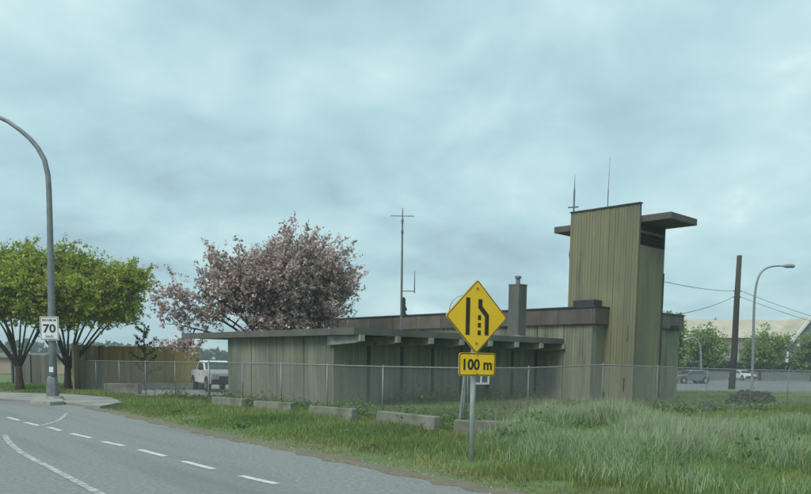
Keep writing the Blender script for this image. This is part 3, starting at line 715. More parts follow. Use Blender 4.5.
# utility pole and wires
b4 = gp(731.5, 390); Y4 = b4.y; t4 = at(739.5, 255.5, Y4)
up_ = thing('utility_pole', 'dark leaning wooden utility pole without crossarms beyond the grass', 'utility pole', b4)
MB().tube([b4 - Z3 * 0.2, b4.lerp(t4, 0.3) + Vector((0.04, 0, 0)), b4.lerp(t4, 0.65), t4], [0.27, 0.25, 0.22, 0.19], 10).build('pole', M['pole_wood'], up_, smooth=True)
pts_att = {}
for v_ in (291, 297):
    p = at(739.5 - (v_ - 255.5) * 0.06, v_, Y4); pts_att[v_] = p
    MB().tube([p - Vector((0.3, 0, 0)), p + Vector((0.3, 0, 0))], 0.05, 6).build('insulator', M['galv_dark'], up_)
def wire(lab, a, b, sag, r=0.016):
    P = [a.lerp(b, k / 14) - Z3 * (sag * 4 * (k / 14) * (1 - k / 14)) for k in range(15)]
    o = MB().tube(P, r, 5).build('overhead_wire', M['cable'], None, loc=a); props(o, lab, 'wire')
wire('upper overhead wire from the utility pole to the tower', pts_att[291] - Vector((0.3, 0, 0)), L(0.1, 2.6, at(667, 279, 38).z), 0.12)
wire('lower overhead wire from the utility pole to the low roof', pts_att[297] - Vector((0.3, 0, 0)), L(0.3, 4.4, 4.36), 0.15)
wire('upper overhead wire running from the utility pole past the street lamp', pts_att[291] + Vector((0.3, 0, 0)), at(850, 327, 60), 0.15)
wire('lower overhead wire running from the utility pole past the street lamp', pts_att[297] + Vector((0.3, 0, 0)), at(850, 332, 72), 0.15)

# ------------------------------------------------------------------ wooden fences at the left
def board_fence(label, a, b, h, mat, w=0.24, bow=0.0):
    f = thing('board_fence', label, 'fence', Vector((a.x, a.y, 0)))
    d = (b - a); d.z = 0; ln = d.length; d.normalize(); nn = Vector((-d.y, d.x, 0)); n = int(ln / w); w = ln / n
    rot = math.atan2(d.y, d.x)
    me = None
    for i in range(n):
        hh = h + random.uniform(-0.015, 0.015)
        if me is None:
            o = MB().box((0, 0, h / 2), (w - 0.007, 0.03, h)).build('board', mat); me = o.data
        else:
            o = bpy.data.objects.new('board', me); COL.objects.link(o)
        o.parent = f; o.location = d * (w * (i + 0.5)) + nn * random.uniform(-0.012, 0.012) + Z3 * -0.02
        o.rotation_euler = (random.uniform(-0.006, 0.006), random.uniform(-0.006, 0.006), rot); o.scale = (1, 1, hh / h)
    ax = (d, nn, Z3)
    for z in (0.35, h - 0.35):
        MB().box(Vector((a.x, a.y, 0)) + d * ln / 2 + nn * 0.06 + Z3 * z, (ln, 0.05, 0.1), ax).build('rail', mat, f)
    k = max(2, round(ln / 2.6))
    for i in range(k + 1):
        MB().box(Vector((a.x, a.y, 0)) + d * (ln * i / k) - nn * 0.07 + Z3 * (h / 2), (0.12, 0.10, h + 0.08), ax).build('post', mat, f)
    return f
wA = at(72, 360, 45.5); wB = at(99, 360, 49.8); wC = at(198, 361, 49.2)
board_fence('tall yellow-brown board fence with dark streaks behind the yard', wB + Vector((0.25, 0, 0)), wC, 2.62, M['wood_yellow'])
board_fence('grey-brown board fence return, its shade painted in, beside the tree trunks', wA, wB, 2.62, M['wood_shaded'])
board_fence('low weathered grey board fence behind the green trees', at(13, 370, 55), at(49, 370, 54), 2.05, M['wood_grey'], 0.32)
# low tan building beyond
hb = at(10, 372, 95); hb.z = 0
hs = thing('low_building', 'low tan rendered shed far behind the grey fence', 'building', hb)
box_part('wall', hb + Vector((-4, 3, 0.95)), (22, 6, 1.9), M['tan_wall'], hs)
MB().prism([hb + Vector((-15.4, -0.4, 1.903)), hb + Vector((-15.4, 3, 2.5)), hb + Vector((-15.4, 6.4, 1.903))], (22.8, 0, 0)).build('roof', M['roof'], hs)
# slabs in the yard
c1 = gp(123, 394.5); o = MB().box(c1 + Z3 * 0.28, (1.75, 0.6, 0.56)).build('concrete_block', M['concrete'], None, bevel=0.02, loc=c1); props(o, 'squat grey concrete block standing in front of the yellow board fence', 'block')
c1 = gp(172, 390); o = MB().box(c1 + Z3 * 0.22, (4.0, 0.5, 0.38), (Vector((0.97, 0.24, 0)), Vector((-0.24, 0.97, 0)), Z3)).build('concrete_kerb_block', M['kerb'], None, bevel=0.02, loc=c1); props(o, 'long pale kerb block on the yard left of the pickup', 'block')

# ------------------------------------------------------------------ vehicles
def wheel(par, c, axis, r, w):
    t = MB().tube([c - axis * w / 2, c - axis * (w / 2 - 0.03), c + axis * (w / 2 - 0.03), c + axis * w / 2], [r * 0.9, r, r, r * 0.9], 16).build('wheel', M['tyre'], par, smooth=False)
    rm = MB().tube([c - axis * (w / 2 + 0.012), c + axis * (w / 2 + 0.012)], r * 0.6, 12).build('rim', M['rim'], par); rm.parent = t
def vehicle(name, label, cat, base, heading, paint, kind):
    """x forward, y left. Body = side profile lofted across the width with tumblehome."""
    o = thing(name, label, cat, base)
    fx = Vector((math.cos(heading), math.sin(heading), 0)); fy = Vector((-fx.y, fx.x, 0))
    def W(x, y, z): return base + fx * x + fy * y + Z3 * z
    if kind == 'pickup':
        Lh, hw = 2.65, 0.95; wr = 0.38; wx = (1.62, -1.60)
        low = [(-2.65, 0.50), (2.60, 0.45), (2.66, 0.75), (2.64, 1.05), (2.3, 1.17), (1.25, 1.25), (1.0, 1.20), (-2.65, 1.20)]
        cab = [(1.10, 1.17), (0.30, 1.68), (0.0, 1.76), (-0.75, 1.76), (-1.0, 1.68), (-1.12, 1.17)]
        sidew = [(0.80, 1.26), (0.26, 1.60), (-0.70, 1.65), (-0.85, 1.26)]
    else:
        Lh, hw = 2.2, 0.89; wr = 0.33; wx = (1.35, -1.35)
        low = [(-2.2, 0.35), (2.15, 0.30), (2.22, 0.6), (2.1, 0.82), (1.1, 0.95), (-2.0, 1.0), (-2.2, 0.85)]
        cab = [(1.15, 0.94), (0.35, 1.42), (-0.1, 1.50), (-1.0, 1.50), (-1.5, 1.40), (-1.95, 0.98)]
        sidew = [(0.85, 1.0), (0.28, 1.36), (-1.05, 1.42), (-1.55, 1.02)]
    def loft(poly, w0, w1, zlo, zhi, nm, mat):
        n = len(poly); V = []
        def wd(z): return w0 + (w1 - w0) * max(0, min(1, (z - zlo) / (zhi - zlo)))
        for sg_ in (-1, 1):
            V += [W(x, sg_ * wd(z), z) for x, z in poly]
        return MB().add(V, [tuple(range(n)), tuple(reversed(range(n, 2 * n)))] + [(i, i + n, (i + 1) % n + n, (i + 1) % n) for i in range(n)]).build(nm, mat, o, bevel=0.04)
    loft(low, hw, hw - 0.05, 0.3, 1.1, 'body', M[paint]); ztop = max(z for x, z in cab); zb = min(z for x, z in cab)
    loft(cab, hw - 0.06, hw - 0.22, zb, ztop, 'cab', M[paint])
    def wdc(z): return hw - 0.06 + (-0.16) * (z - zb) / (ztop - zb)
    for sg_ in (-1, 1):
        MB().add([W(x, sg_ * (wdc(z) + 0.012), z) for x, z in sidew], [tuple(range(len(sidew)))]).build('side_window', M['glass'], o)
        MB().box(W(0.75, sg_ * (hw + 0.10), zb + 0.12), (0.12, 0.2, 0.16), (fx, fy, Z3)).build('mirror', M['plastic'], o)
        for x in wx:
            MB().tube([W(x, sg_ * (hw - 0.10), wr + 0.04), W(x, sg_ * (hw + 0.004), wr + 0.04)], wr + 0.09, 16).build('wheel_arch', M['plastic'], o)
            wheel(o, W(x, sg_ * (hw - 0.10), wr), fy, wr, 0.24)
        xe = Lh - 0.02
        MB().box(W(xe - 0.0, sg_ * (hw - 0.24), low[3][1] - 0.14), (0.14, 0.34, 0.17), (fx, fy, Z3)).build('headlight', M['lens'], o, bevel=0.02)
    p0, p1 = cab[0], cab[1]; dx, dz = p1[0] - p0[0], p1[1] - p0[1]; nl = math.hypot(dx, dz); nx_, nz_ = -dz / nl * -1, dx / nl * -1
    q = []
    for t_, sg_ in ((0.16, -1), (0.16, 1), (0.92, 1), (0.92, -1)):
        x, z = p0[0] + dx * t_, p0[1] + dz * t_; q.append(W(x + nx_ * 0.012, sg_ * (wdc(z) - 0.07), z + nz_ * 0.012))
    MB().add(q, [(0, 1, 2, 3)]).build('windscreen', M['glass'], o)
    MB().box(W(Lh + 0.0, 0, low[3][1] - 0.27), (0.12, hw * 1.0, 0.22), (fx, fy, Z3)).build('grille', M['plastic'], o, bevel=0.02)
    MB().box(W(Lh + 0.01, 0, low[1][1] + 0.12), (0.20, hw * 1.92, 0.30), (fx, fy, Z3)).build('bumper', M['plastic'], o, bevel=0.04)
    if kind == 'pickup':
        lb = MB()
        lb.box(W(-1.9, 0, 1.207), (1.42, 1.6, 0.012), (fx, fy, Z3)).build('bed', M['plastic'], o)
        for sg_ in (-1, 1): MB().box(W(0.0, sg_ * (hw + 0.004), 0.98), (0.16, 0.03, 0.04), (fx, fy, Z3)).build('door_handle', M['plastic'], o)
    return o
tb_ = gp(217, 392.3); tb_.z = 0.035
vehicle('pickup_truck', 'white pickup truck parked at the left end of the annex', 'pickup truck', tb_ + Vector((-0.55, 1.9, 0)), math.radians(-62), 'car_white', 'pickup')
def lot_car(u, Y, hd, paint, lab):
    p = at(u, 380, Y); p.z = 0.02
    vehicle('parked_car', lab, 'car', p, math.radians(hd), paint, 'sedan')
lot_car(690, 88, 195, 'car_grey', 'dark grey car parked just right of the building end')
lot_car(742, 118, -80, 'car_white', 'white car behind the leaning utility pole')

# ------------------------------------------------------------------ trees
def leaves(centres, size, n_jit=None, flat=0.5):
    """one leaf quad (rhombus, slightly folded) per centre"""
    n = len(centres)
    d = RNG.normal(size=(n, 3)); d /= np.linalg.norm(d, axis=1)[:, None]
    up = RNG.normal(size=(n, 3)); up[:, 2] += flat * 2
    w = np.cross(d, up); w /= (np.linalg.norm(w, axis=1)[:, None] + 1e-9)
    s = (size * (0.4 + 1.3 * RNG.uniform(0, 1, n) ** 1.3))[:, None]
    v0 = centres - d * s * 0.5; v2 = centres + d * s * 0.5; v1 = centres + w * s * 0.33; v3 = centres - w * s * 0.33
    V = np.stack([v0, v1, v2, v3], 1).reshape(-1, 3)
    F = np.arange(4 * n).reshape(n, 4)
    return V, F
def tree(name, label, cat, base, trunk_h, trunk_r, lobes, ntwig, twig_len, per_twig, leaf_size, palette, mat, limbs=8, upbias=0.3, group=None,
         droop=0.0, spread=0.16, part='crown', stems=1, bark='bark', shell=0.55, seed=1, sub=7, shoots=0, shoot_len=1.6):
    rng = np.random.default_rng(seed); rnd = random.Random(seed)
    o = thing(name, label, cat, base, group)
    tr = MB(); limb_pts = []
    wl = np.array([l[3] * l[4] * l[5] for l in lobes], float); wl /= wl.sum()
    top = base + Z3 * trunk_h
    lean = Vector((rnd.uniform(-.1, .1), rnd.uniform(-.1, .1), 0)) * trunk_h * 0.3
    tr.tube([base - Z3 * 0.15, base + Z3 * 0.25, base + lean * 0.4 + Z3 * trunk_h * 0.5, top + lean], [trunk_r * 1.5, trunk_r * 1.1, trunk_r * 0.9, trunk_r * 0.8], 10)
    top = top + lean
    for i in range(limbs):
        lb = lobes[i % len(lobes)] if i < len(lobes) else lobes[rng.choice(len(lobes), p=wl)]
        a = 2 * math.pi * i / limbs + rnd.uniform(-.4, .4)
        tgt = Vector((lb[0] + lb[3] * 0.72 * math.cos(a), lb[1] + lb[4] * 0.72 * math.sin(a), lb[2] + lb[5] * rnd.uniform(-0.1, 0.6)))
        st = top - Z3 * rnd.uniform(0, trunk_h * 0.22)
        mid = st.lerp(tgt, 0.45) + Vector((rnd.uniform(-.3, .3), rnd.uniform(-.3, .3), rnd.uniform(0.1, 0.5)))
        P = smooth([st, mid, tgt], 5); n = len(P)
        r0 = trunk_r * rnd.uniform(0.30, 0.50) * (9 / max(9, limbs)) ** 0.5
        tr.tube(P, [r0 * (1 - 0.85 * k / n) for k in range(n)], 6)
        limb_pts += [(p, r0 * (1 - 0.85 * k / n)) for k, p in enumerate(P) if k > 1]
    LP = np.array([p[0][:] for p in limb_pts])
    C = []
    sl_ = []
    for lb, wgt in zip(lobes, wl):      # break each lobe into uneven clumps
        for _ in range(max(3, int(round(sub * len(lobes) * wgt)))):
            d = rng.normal(size=3); d /= np.linalg.norm(d); d[2] = d[2] * 0.9 + 0.08
            c = np.array(lb[:3]) + d * np.array(lb[3:]) * rng.uniform(0.35, 0.85)
            k = rng.uniform(0.26, 0.46)
            sl_.append((*c, *(np.array(lb[3:]) * k * rng.uniform(0.85, 1.25, 3))))
    lobes = sl_; wl = np.array([l[3] * l[4] * l[5] for l in lobes]) ** 0.8; wl /= wl.sum()
    which = rng.choice(len(lobes), size=ntwig, p=wl)
    for i in range(ntwig):
        lb = lobes[which[i]]
        d = rng.normal(size=3); d /= np.linalg.norm(d)
        r = rng.uniform(shell, 1.0) ** 0.6 * rng.uniform(0.88, 1.08)
        p = np.array(lb[:3]) + d * np.array(lb[3:]) * r
        dr = d * np.array([1, 1, 0.7]) + rng.normal(size=3) * 0.35; dr[2] += upbias; dr /= np.linalg.norm(dr)
        ln = twig_len * rng.uniform(0.6, 1.4)
        q0 = p - dr * ln * 0.6; q1 = p + dr * ln * 0.4; q1[2] -= droop * ln
        if q0[2] < base.z + 0.5 or q1[2] < base.z + 0.3: continue
        k = np.argmin(((LP - q0) ** 2).sum(1)); src = LP[k]
        if i % 2 == 0 or ntwig < 200:
            m = (src + q0) / 2 + rng.normal(size=3) * 0.12
            tr.tube([src, m, q0, q1], [min(limb_pts[k][1], 0.05 * leaf_size / 0.14), 0.025 * leaf_size / 0.14, 0.016 * leaf_size / 0.14, 0.006], 3, False)
        nod = rng.uniform(0, 1, 5); off = rng.normal(size=(5, 3)) * spread * 1.3; ki = rng.integers(0, 5, per_twig); t = nod[ki][:, None]
        pts = q0 + (q1 - q0) * t + off[ki] + rng.normal(size=(per_twig, 3)) * spread * 0.55
        C.append(pts)
    cen = np.mean([l[:3] for l in lobes], 0)
    for i in range(shoots):
        lb = lobes[rng.integers(len(lobes))]; d = np.array(lb[:3]) - cen; d /= np.linalg.norm(d) + 1e-6
        d = d + rng.normal(size=3) * 0.35; d[2] += 0.55; d /= np.linalg.norm(d)
        q0 = np.array(lb[:3]); ln = shoot_len * rng.uniform(0.6, 1.4); q1 = q0 + d * (ln + lb[5] * 0.6)
        tr.tube([q0, (q0 + q1) / 2 + rng.normal(size=3) * 0.06, q1], [0.02, 0.012, 0.005], 3, False)
        m_ = int(per_twig * 1.6); t = rng.uniform(0.2, 1, m_)[:, None]
        C.append(q0 + (q1 - q0) * t + rng.normal(size=(m_, 3)) * 0.085)
    tr.build('trunk', M[bark], o, smooth=True)
    C = np.concatenate(C); V, F = leaves(C, leaf_size)
    pal = np.array(palette); ci = rng.integers(0, len(pal), len(C)); col = pal[ci] * rng.uniform(0.75, 1.25, (len(C), 1))
    cl = 0.80 + 0.4 * vnoise(C[:, 0] + 50, C[:, 2] + C[:, 1] * 0.6 + 50, 0.9, 9)
    col = np.repeat(col * cl[:, None], 4, 0)
    cr_ = fast_mesh(part, V, F, M[mat], col, parent=o); ORG[cr_] = ORG[o]
    return o
# pink flowering cherry behind the annex
cb_ = Vector((-7.6, 44.2, 0.0))
tree('cherry_tree', 'large pink-bronze flowering cherry tree rising behind the grey annex roof', 'tree', cb_, 2.3, 0.34,
     [(-6.1, 44.0, 5.8, 3.9, 3.2, 2.2), (-8.9, 44.0, 6.0, 2.5, 2.4, 2.0), (-4.6, 44, 5.3, 2.3, 2.4, 1.8), (-6.4, 44.0, 7.2, 2.4, 2.0, 1.2), (-11.4, 43.6, 4.75, 2.1, 1.8, 1.35), (-11.9, 43.4, 3.2, 1.5, 1.3, 1.0), (-6.3, 44.0, 4.2, 3.6, 2.6, 1.3), (-5.0, 44.0, 4.1, 2.1, 2.0, 1.0), (-5.2, 44, 7.6, 1.3, 1.2, 0.8), (-10.0, 43.8, 5.2, 2.0, 1.8, 1.6)],
     1550, 1.35, 46, 0.140, [(0.66, 0.53, 0.525), (0.73, 0.61, 0.605), (0.60, 0.46, 0.455), (0.54, 0.41, 0.40), (0.30, 0.215, 0.175), (0.38, 0.29, 0.225), (0.27, 0.24, 0.155)],
     'petal', limbs=15, upbias=0.45, spread=0.13, seed=4, shell=0.2, sub=10, shoots=150, shoot_len=1.15)
gpal = [(0.36, 0.42, 0.07), (0.31, 0.38, 0.06), (0.44, 0.48, 0.10), (0.22, 0.29, 0.055)]
def zel(u, v, Y, lab, lobes, seed, n):
    b = at(u, v, Y); b.z = 0.0
    tree('zelkova_tree', lab, 'tree', b, 1.35, 0.22, [(b.x + l[0], b.y + l[1], l[2] - 0.05, l[3] * 1.07, l[4], l[5] * 1.10) for l in lobes], n, 1.15, 58, 0.130, gpal,
         'leaf', limbs=12, upbias=0.08, spread=0.15, seed=seed, shell=0.25, sub=9, shoots=30, shoot_len=0.8, group='green street trees by the corner')
zel(20, 391, 45.5, 'yellow-green spreading tree with a single vase trunk left of the street lamp', [(0.0, 0, 5.4, 3.2, 3.0, 1.9), (-1.2, 0, 6.5, 2.2, 2.2, 1.3), (0.9, 0.3, 6.9, 2.0, 2.1, 1.2), (-2.6, 0, 5.2, 2.0, 2.0, 1.4), (1.9, 0, 4.9, 1.9, 1.8, 1.2), (-1.4, 0, 4.4, 1.8, 1.8, 0.8)], 21, 1700)
zel(68, 390, 46.5, 'yellow-green spreading tree whose trunk stands just right of the street lamp', [(0.9, 0, 5.4, 3.3, 3.0, 1.8), (-0.4, 0, 6.7, 2.4, 2.4, 1.3), (2.8, 0, 5.9, 1.8, 1.9, 1.4), (3.7, -0.2, 4.9, 1.2, 1.4, 0.9), (2.2, 0, 4.4, 1.7, 1.6, 0.8), (-1.2, 0, 4.5, 1.7, 1.7, 0.8)], 22, 1900)
# small sparse sapling in front of the yellow fence
sbp = at(145, 392, 46); sbp.z = 0
sap = thing('sapling', 'young sparse dark sapling with upswept limbs before the yellow fence', 'tree', sbp)
mbs = MB(); mbs.tube([sbp - Z3 * 0.1, sbp + Vector((0.03, 0, 1.6)), sbp + Vector((0.0, 0, 3.0)), sbp + Vector((0.08, 0, 3.75))], [0.06, 0.05, 0.04, 0.015], 6)
cs_ = []
for i in range(13):
    z = 1.0 + 0.2 * i; a = i * 2.4; ln = 0.95 - 0.035 * i; dv = Vector((math.cos(a), math.sin(a) * 0.7, 0))
    P = [sbp + Z3 * z, sbp + Z3 * (z + 0.12) + dv * ln * 0.5, sbp + Z3 * (z + 0.42) + dv * ln]
    mbs.tube(P, [0.028, 0.02, 0.008], 4)
    for k in range(70):
        t = random.uniform(0.1, 1.02); q = P[0].lerp(P[1], t * 2) if t < 0.5 else P[1].lerp(P[2], t * 2 - 1)
        cs_.append((q.x + random.gauss(0, .05), q.y + random.gauss(0, .05), q.z + random.gauss(0, .05)))
for k in range(60): cs_.append((sbp.x + .06 + random.gauss(0, .06), sbp.y + random.gauss(0, .06), sbp.z + random.uniform(3.0, 3.8)))
mbs.build('trunk', M['bark'], sap)
V, F = leaves(np.array(cs_), 0.12); fast_mesh('crown', V, F, M['leaf'], np.repeat(np.array([(0.045, 0.06, 0.03)]) * RNG.uniform(.7, 1.4, (len(cs_), 1)), 4, 0), parent=sap)
# lot trees at the right
dpal = [(0.21, 0.30, 0.09), (0.25, 0.34, 0.10), (0.17, 0.25, 0.08), (0.28, 0.36, 0.12)]
def lot_tree(u, Y, w, h, lab, seed):
    b = at(u, 372, Y); b.z = 0
    tree('lot_tree', lab, 'tree', b, 1.8, 0.2, [(b.x, b.y, h * 0.58, w, w, h * 0.36), (b.x - w * .3, b.y, h * 0.45, w * .75, w * .7, h * .26), (b.x + w * .35, b.y, h * 0.42, w * .7, w * .7, h * .26), (b.x, b.y, h * .8, w * .5, w * .5, h * .17)],
         480, 1.2, 34, 0.27, dpal, 'leaf', limbs=7, upbias=0.2, spread=0.28, seed=seed, shell=0.3, sub=8, group='trees along the far side of the lot')
lot_tree(706, 118, 3.3, 8.4, 'round dark green tree between the building end and the utility pole', 31)
lot_tree(760, 118, 3.6, 8.2, 'round dark green tree behind the pale street lamp', 32)
lot_tree(812, 116, 2.9, 7.6, 'dark green tree in front of the white-trimmed gable', 33)
lot_tree(668, 92, 1.6, 8.5, 'green treetop just showing over the low roof right of the tower', 34)
# distant conifer behind the roof
cf = at(403, 370, 120); cf.z = 0
con = thing('conifer', 'distant dark conifer tip behind the radio mast', 'tree', cf)
MB().tube([cf, cf + Z3 * 11.2], [0.25, 0.03], 6).build('trunk', M['bark'], con)
cz = RNG.uniform(0.03, 1, 2600) ** 0.8; ca = RNG.uniform(0, 6.283, 2600); cr2 = (1 - cz) * 2.3 * RNG.uniform(0.2, 1, 2600) * (0.75 + 0.35 * np.sin(cz * 60)) + 0.06
cc_ = np.stack([cf.x + cr2 * np.cos(ca), cf.y + cr2 * np.sin(ca), 1.2 + cz * 10.2 - cr2 * 0.25], 1)
V, F = leaves(cc_, 0.34); fast_mesh('crown', V, F, M['leaf'], np.repeat(np.array([(0.03, 0.05, 0.035)]) * RNG.uniform(.7, 1.4, (2600, 1)), 4, 0), parent=con)
# dark bush by the right fence
bb = gp(760, 409) + Vector((0.3, 1.6, 0)); bsh = thing('bush', 'low dark spreading bush behind the fence below the utility pole', 'bush', bb)
nn_ = 5200; d_ = RNG.normal(size=(nn_, 3)); d_ /= np.linalg.norm(d_, axis=1)[:, None]; rr_ = RNG.uniform(0.35, 1, nn_) ** 0.5
lump = 0.8 + 0.35 * vnoise(d_[:, 0] * 2 + 9, d_[:, 1] * 2 + d_[:, 2] * 2 + 9, 1.2, 4)
pc = np.stack([bb.x + d_[:, 0] * 1.15 * rr_ * lump, bb.y + d_[:, 1] * 0.9 * rr_, 0.1 + np.abs(d_[:, 2]) * 0.65 * rr_ * lump], 1)
V, F = leaves(pc, 0.12); fast_mesh('foliage', V, F, M['leaf'], np.repeat(np.array([(0.085, 0.12, 0.055)]) * RNG.uniform(.6, 1.4, (nn_, 1)), 4, 0), parent=bsh)
st_ = MB()
for k in range(9): st_.tube([bb, bb + Vector((random.uniform(-.8, .8), random.uniform(-.5, .5), random.uniform(.4, .75)))], [0.02, 0.006], 4)
st_.build('stems', M['bark'], bsh)

# hedge, barrier, hangar on the right
hx0, hx1, hy = 34.0, 130.0, 131.0
nh = 16000; hxx = RNG.uniform(hx0, hx1, nh); hzz = RNG.uniform(0.0, 1, nh) ** 0.7 * (2.5 + 0.5 * vnoise(hxx, hxx * 0, 0.25, 2)); hyy = hy + RNG.uniform(-0.8, 0.8, nh)
V, F = leaves(np.stack([hxx, hyy, hzz], 1), 0.5)
hdg = fast_mesh('hedge', V, F, M['leaf'], np.repeat(np.array([(0.035, 0.05, 0.025)]) * RNG.uniform(.6, 1.4, (nh, 1)), 4, 0), org=(82, hy, 0)); props(hdg, 'long dark hedge at the back of the lot', 'hedge')
bw = MB().box((82, 128.6, 0.6), (100, 0.4, 1.2)).build('low_wall', M['hangar_dark'], None, loc=(82, 128.6, 0)); props(bw, 'long low blue-grey wall in front of the hedge', 'wall')
YH = 175.0
hg0 = at(640, 372, YH); hg0.z = 0; hgx1 = at(860, 372, YH).x
hg = thing('warehouse', 'long warehouse with a broad tan sheet roof behind the lot trees', 'building', hg0)
ze = at(740, 338, YH).z; zr = at(740, 319.5, YH + 12).z
box_part('wall', Vector(((hg0.x + hgx1) / 2, YH + 12, ze / 2)), (hgx1 - hg0.x, 24, ze), M['hangar_wall'], hg)
MB().prism([Vector((hg0.x - .5, YH - 0.8, ze)), Vector((hg0.x - .5, YH + 12, zr)), Vector((hg0.x - .5, YH + 24.8, ze))], (hgx1 - hg0.x + 1, 0, 0)).build('roof', M['hangar_roof'], hg)
for k in range(9):
    xx = hg0.x + 3 + k * (hgx1 - hg0.x - 6) / 8
    box_part('door', Vector((xx, YH - 0.05, 2.0)), (2.6, 0.1, 4.0), M['hangar_dark'], hg)
# steep gabled hall with white raking trim
YG = 160.0; gx0 = at(784, 352, YG).x; zeG = at(784, 352, YG).z; gxm = at(812, 318, YG).x; zrG = at(812, 318, YG).z
gh = thing('gabled_hall', 'grey steep-gabled hall with white raking trim behind the lot trees', 'building', Vector((gx0, YG, 0)))
wG = 2 * (gxm - gx0)
MB().prism([Vector((x, YG, z)) for x, z in ((gx0, 0), (gx0 + wG, 0), (gx0 + wG, zeG), (gxm, zrG), (gx0, zeG))], (0, 9, 0)).build('wall', M['hangar_dark'], gh)
def rake(x0, z0, x1, z1, w, d0, d1, nm, mat):
    dv = Vector((x1 - x0, 0, z1 - z0)).normalized(); n = Vector((-dv.z, 0, dv.x)) * w
    P = [Vector((x0, YG + d0, z0)), Vector((x1, YG + d0, z1))]
    MB().prism([P[0], P[1], P[1] + n, P[0] + n], (0, d1 - d0, 0)).build(nm, M[mat], gh)
sl = (zrG - zeG) / (gxm - gx0)
for sg_ in (1, -1):
    xa = gxm - sg_ * (gxm - gx0 + 0.8); za = zeG - 0.8 * sl
    if sg_ > 0:
        rake(xa, za + 0.02, gxm, zrG + 0.02, 0.5, -0.6, 0.0, 'raking_trim', 'trim_white'); rake(xa, za + 0.03, gxm, zrG + 0.03, 0.3, 0.02, 9.2, 'roof', 'hangar_roof')
    else:
        rake(gxm, zrG + 0.02, xa, za + 0.02, 0.5, -0.6, 0.0, 'raking_trim', 'trim_white'); rake(gxm, zrG + 0.03, xa, za + 0.03, 0.3, 0.02, 9.2, 'roof', 'hangar_roof')
for px_ in (0.5, 2.6): box_part('column', Vector((gx0 + px_, YG - 0.35, (zeG + px_ * sl) / 2 - 0.3)), (0.45, 0.3, zeG + px_ * sl - 0.6), M['trim_white'], gh)

# distant wood all along the horizon
nw = 26000; aw = RNG.uniform(-1.15, 1.15, nw); rw = 330 + RNG.uniform(0, 22, nw)
hw_ = 4.2 + 4.0 * vnoise(aw * 60 + 200, aw * 0, 1.0, 6) + 2.0 * vnoise(aw * 220 + 900, aw * 0, 1.0, 8)
zw = RNG.uniform(0, 1, nw) ** 0.8 * hw_
V, F = leaves(np.stack([np.sin(aw) * rw, np.cos(aw) * rw, zw], 1), 2.0)
wood = fast_mesh('distant_wood', V, F, M['leaf'], np.repeat(np.array([(0.075, 0.105, 0.07)]) * RNG.uniform(.7, 1.3, (nw, 1)), 4, 0), kind='stuff'); wood['label'] = 'far-off belt of trees on the horizon'; wood['category'] = 'wood'

# ------------------------------------------------------------------ grass
def in_poly(x, y, poly):
    ins = np.zeros(len(x), bool); n = len(poly)
    for i in range(n):
        x0, y0 = poly[i][0], poly[i][1]; x1, y1 = poly[(i + 1) % n][0], poly[(i + 1) % n][1]
        c = ((y0 > y) != (y1 > y)) & (x < (x1 - x0) * (y - y0) / (y1 - y0 + 1e-12) + x0); ins ^= c
    return ins
def project_u(x, y): return CX + FPX * x / np.maximum(y, 0.1)
def blades(px, py, h, w, col, bend=0.45):
    n = len(px); gz = ground_z(px, py) - 0.02
    a = RNG.uniform(0, 2 * math.pi, n); dx, dy = np.cos(a), np.sin(a)
    b = RNG.uniform(0, 2 * math.pi, n); bx, by = np.cos(b), np.sin(b); k = h * bend * RNG.uniform(0.1, 1.0, n)
    P = np.stack([px, py, gz], 1); D = np.stack([dx, dy, 0 * dx], 1) * (w / 2)[:, None]
    m = P + np.stack([bx * k * 0.35, by * k * 0.35, h * 0.55], 1); t = P + np.stack([bx * k, by * k, h * (1 - 0.25 * (k / np.maximum(h, .01)))], 1)
    V = np.stack([P - D, P + D, m + D * 0.8, m - D * 0.8, t], 1).reshape(-1, 3)
    o = np.arange(n) * 5
    F = np.concatenate([np.stack([o, o + 1, o + 2], 1), np.stack([o, o + 2, o + 3], 1), np.stack([o + 3, o + 2, o + 4], 1)])
    C = np.repeat(col, 5, 0)
    return V, F, C
yard_poly = [(p.x, p.y) for p in yd]; pave_poly = [(p.x, p.y) for p in pv]
def foot_of_building(x, y):
    s = (x - T0.x) * A.x + (y - T0.y) * A.y; t = (x - T0.x) * B.x + (y - T0.y) * B.y
    return ((s > SW) & (s < SE) & (t > TF) & (t < -1)) | ((s > 1.6) & (s < 20.5) & (t > -1.1) & (t < 4.6)) | ((s > -0.0) & (s < 3.8) & (t > 0) & (t < 4.7))
def scatter(n, ylo, yhi, ulo=-10, uhi=830, pw=1.0):
    y = ylo + (yhi - ylo) * RNG.uniform(0, 1, n) ** pw
    u = RNG.uniform(ulo, uhi, n); x = (u - CX) * y / FPX
    return x, y
short_pal = np.array([(0.175, 0.255, 0.082), (0.205, 0.29, 0.098), (0.15, 0.225, 0.074), (0.265, 0.29, 0.135), (0.30, 0.25, 0.15)])
tall_pal = np.array([(0.20, 0.31, 0.12), (0.24, 0.36, 0.15), (0.17, 0.275, 0.10), (0.36, 0.42, 0.26), (0.46, 0.49, 0.35)])
x, y = scatter(360000, 9.8, 56)
e_ = edge_dist(x, y); s_q = RD.x * x + RD.y * y
bare = vnoise(x, y, 0.9, 12) * 0.6 + vnoise(x, y, 2.6, 13) * 0.4
keep = (e_ > 0.12) & ~in_poly(x, y, yard_poly) & ~in_poly(x, y, pave_poly) & ~foot_of_building(x, y)
keep &= RNG.uniform(0, 1, len(x)) < np.clip((e_ - 0.1) / 1.0, 0.08, 1) * np.clip(1.5 - (bare - 0.45) * 4 * np.clip(1.8 - e_ * 0.5, 0.15, 1), 0.1, 1)
x, y, e_, bare = x[keep], y[keep], e_[keep], bare[keep]
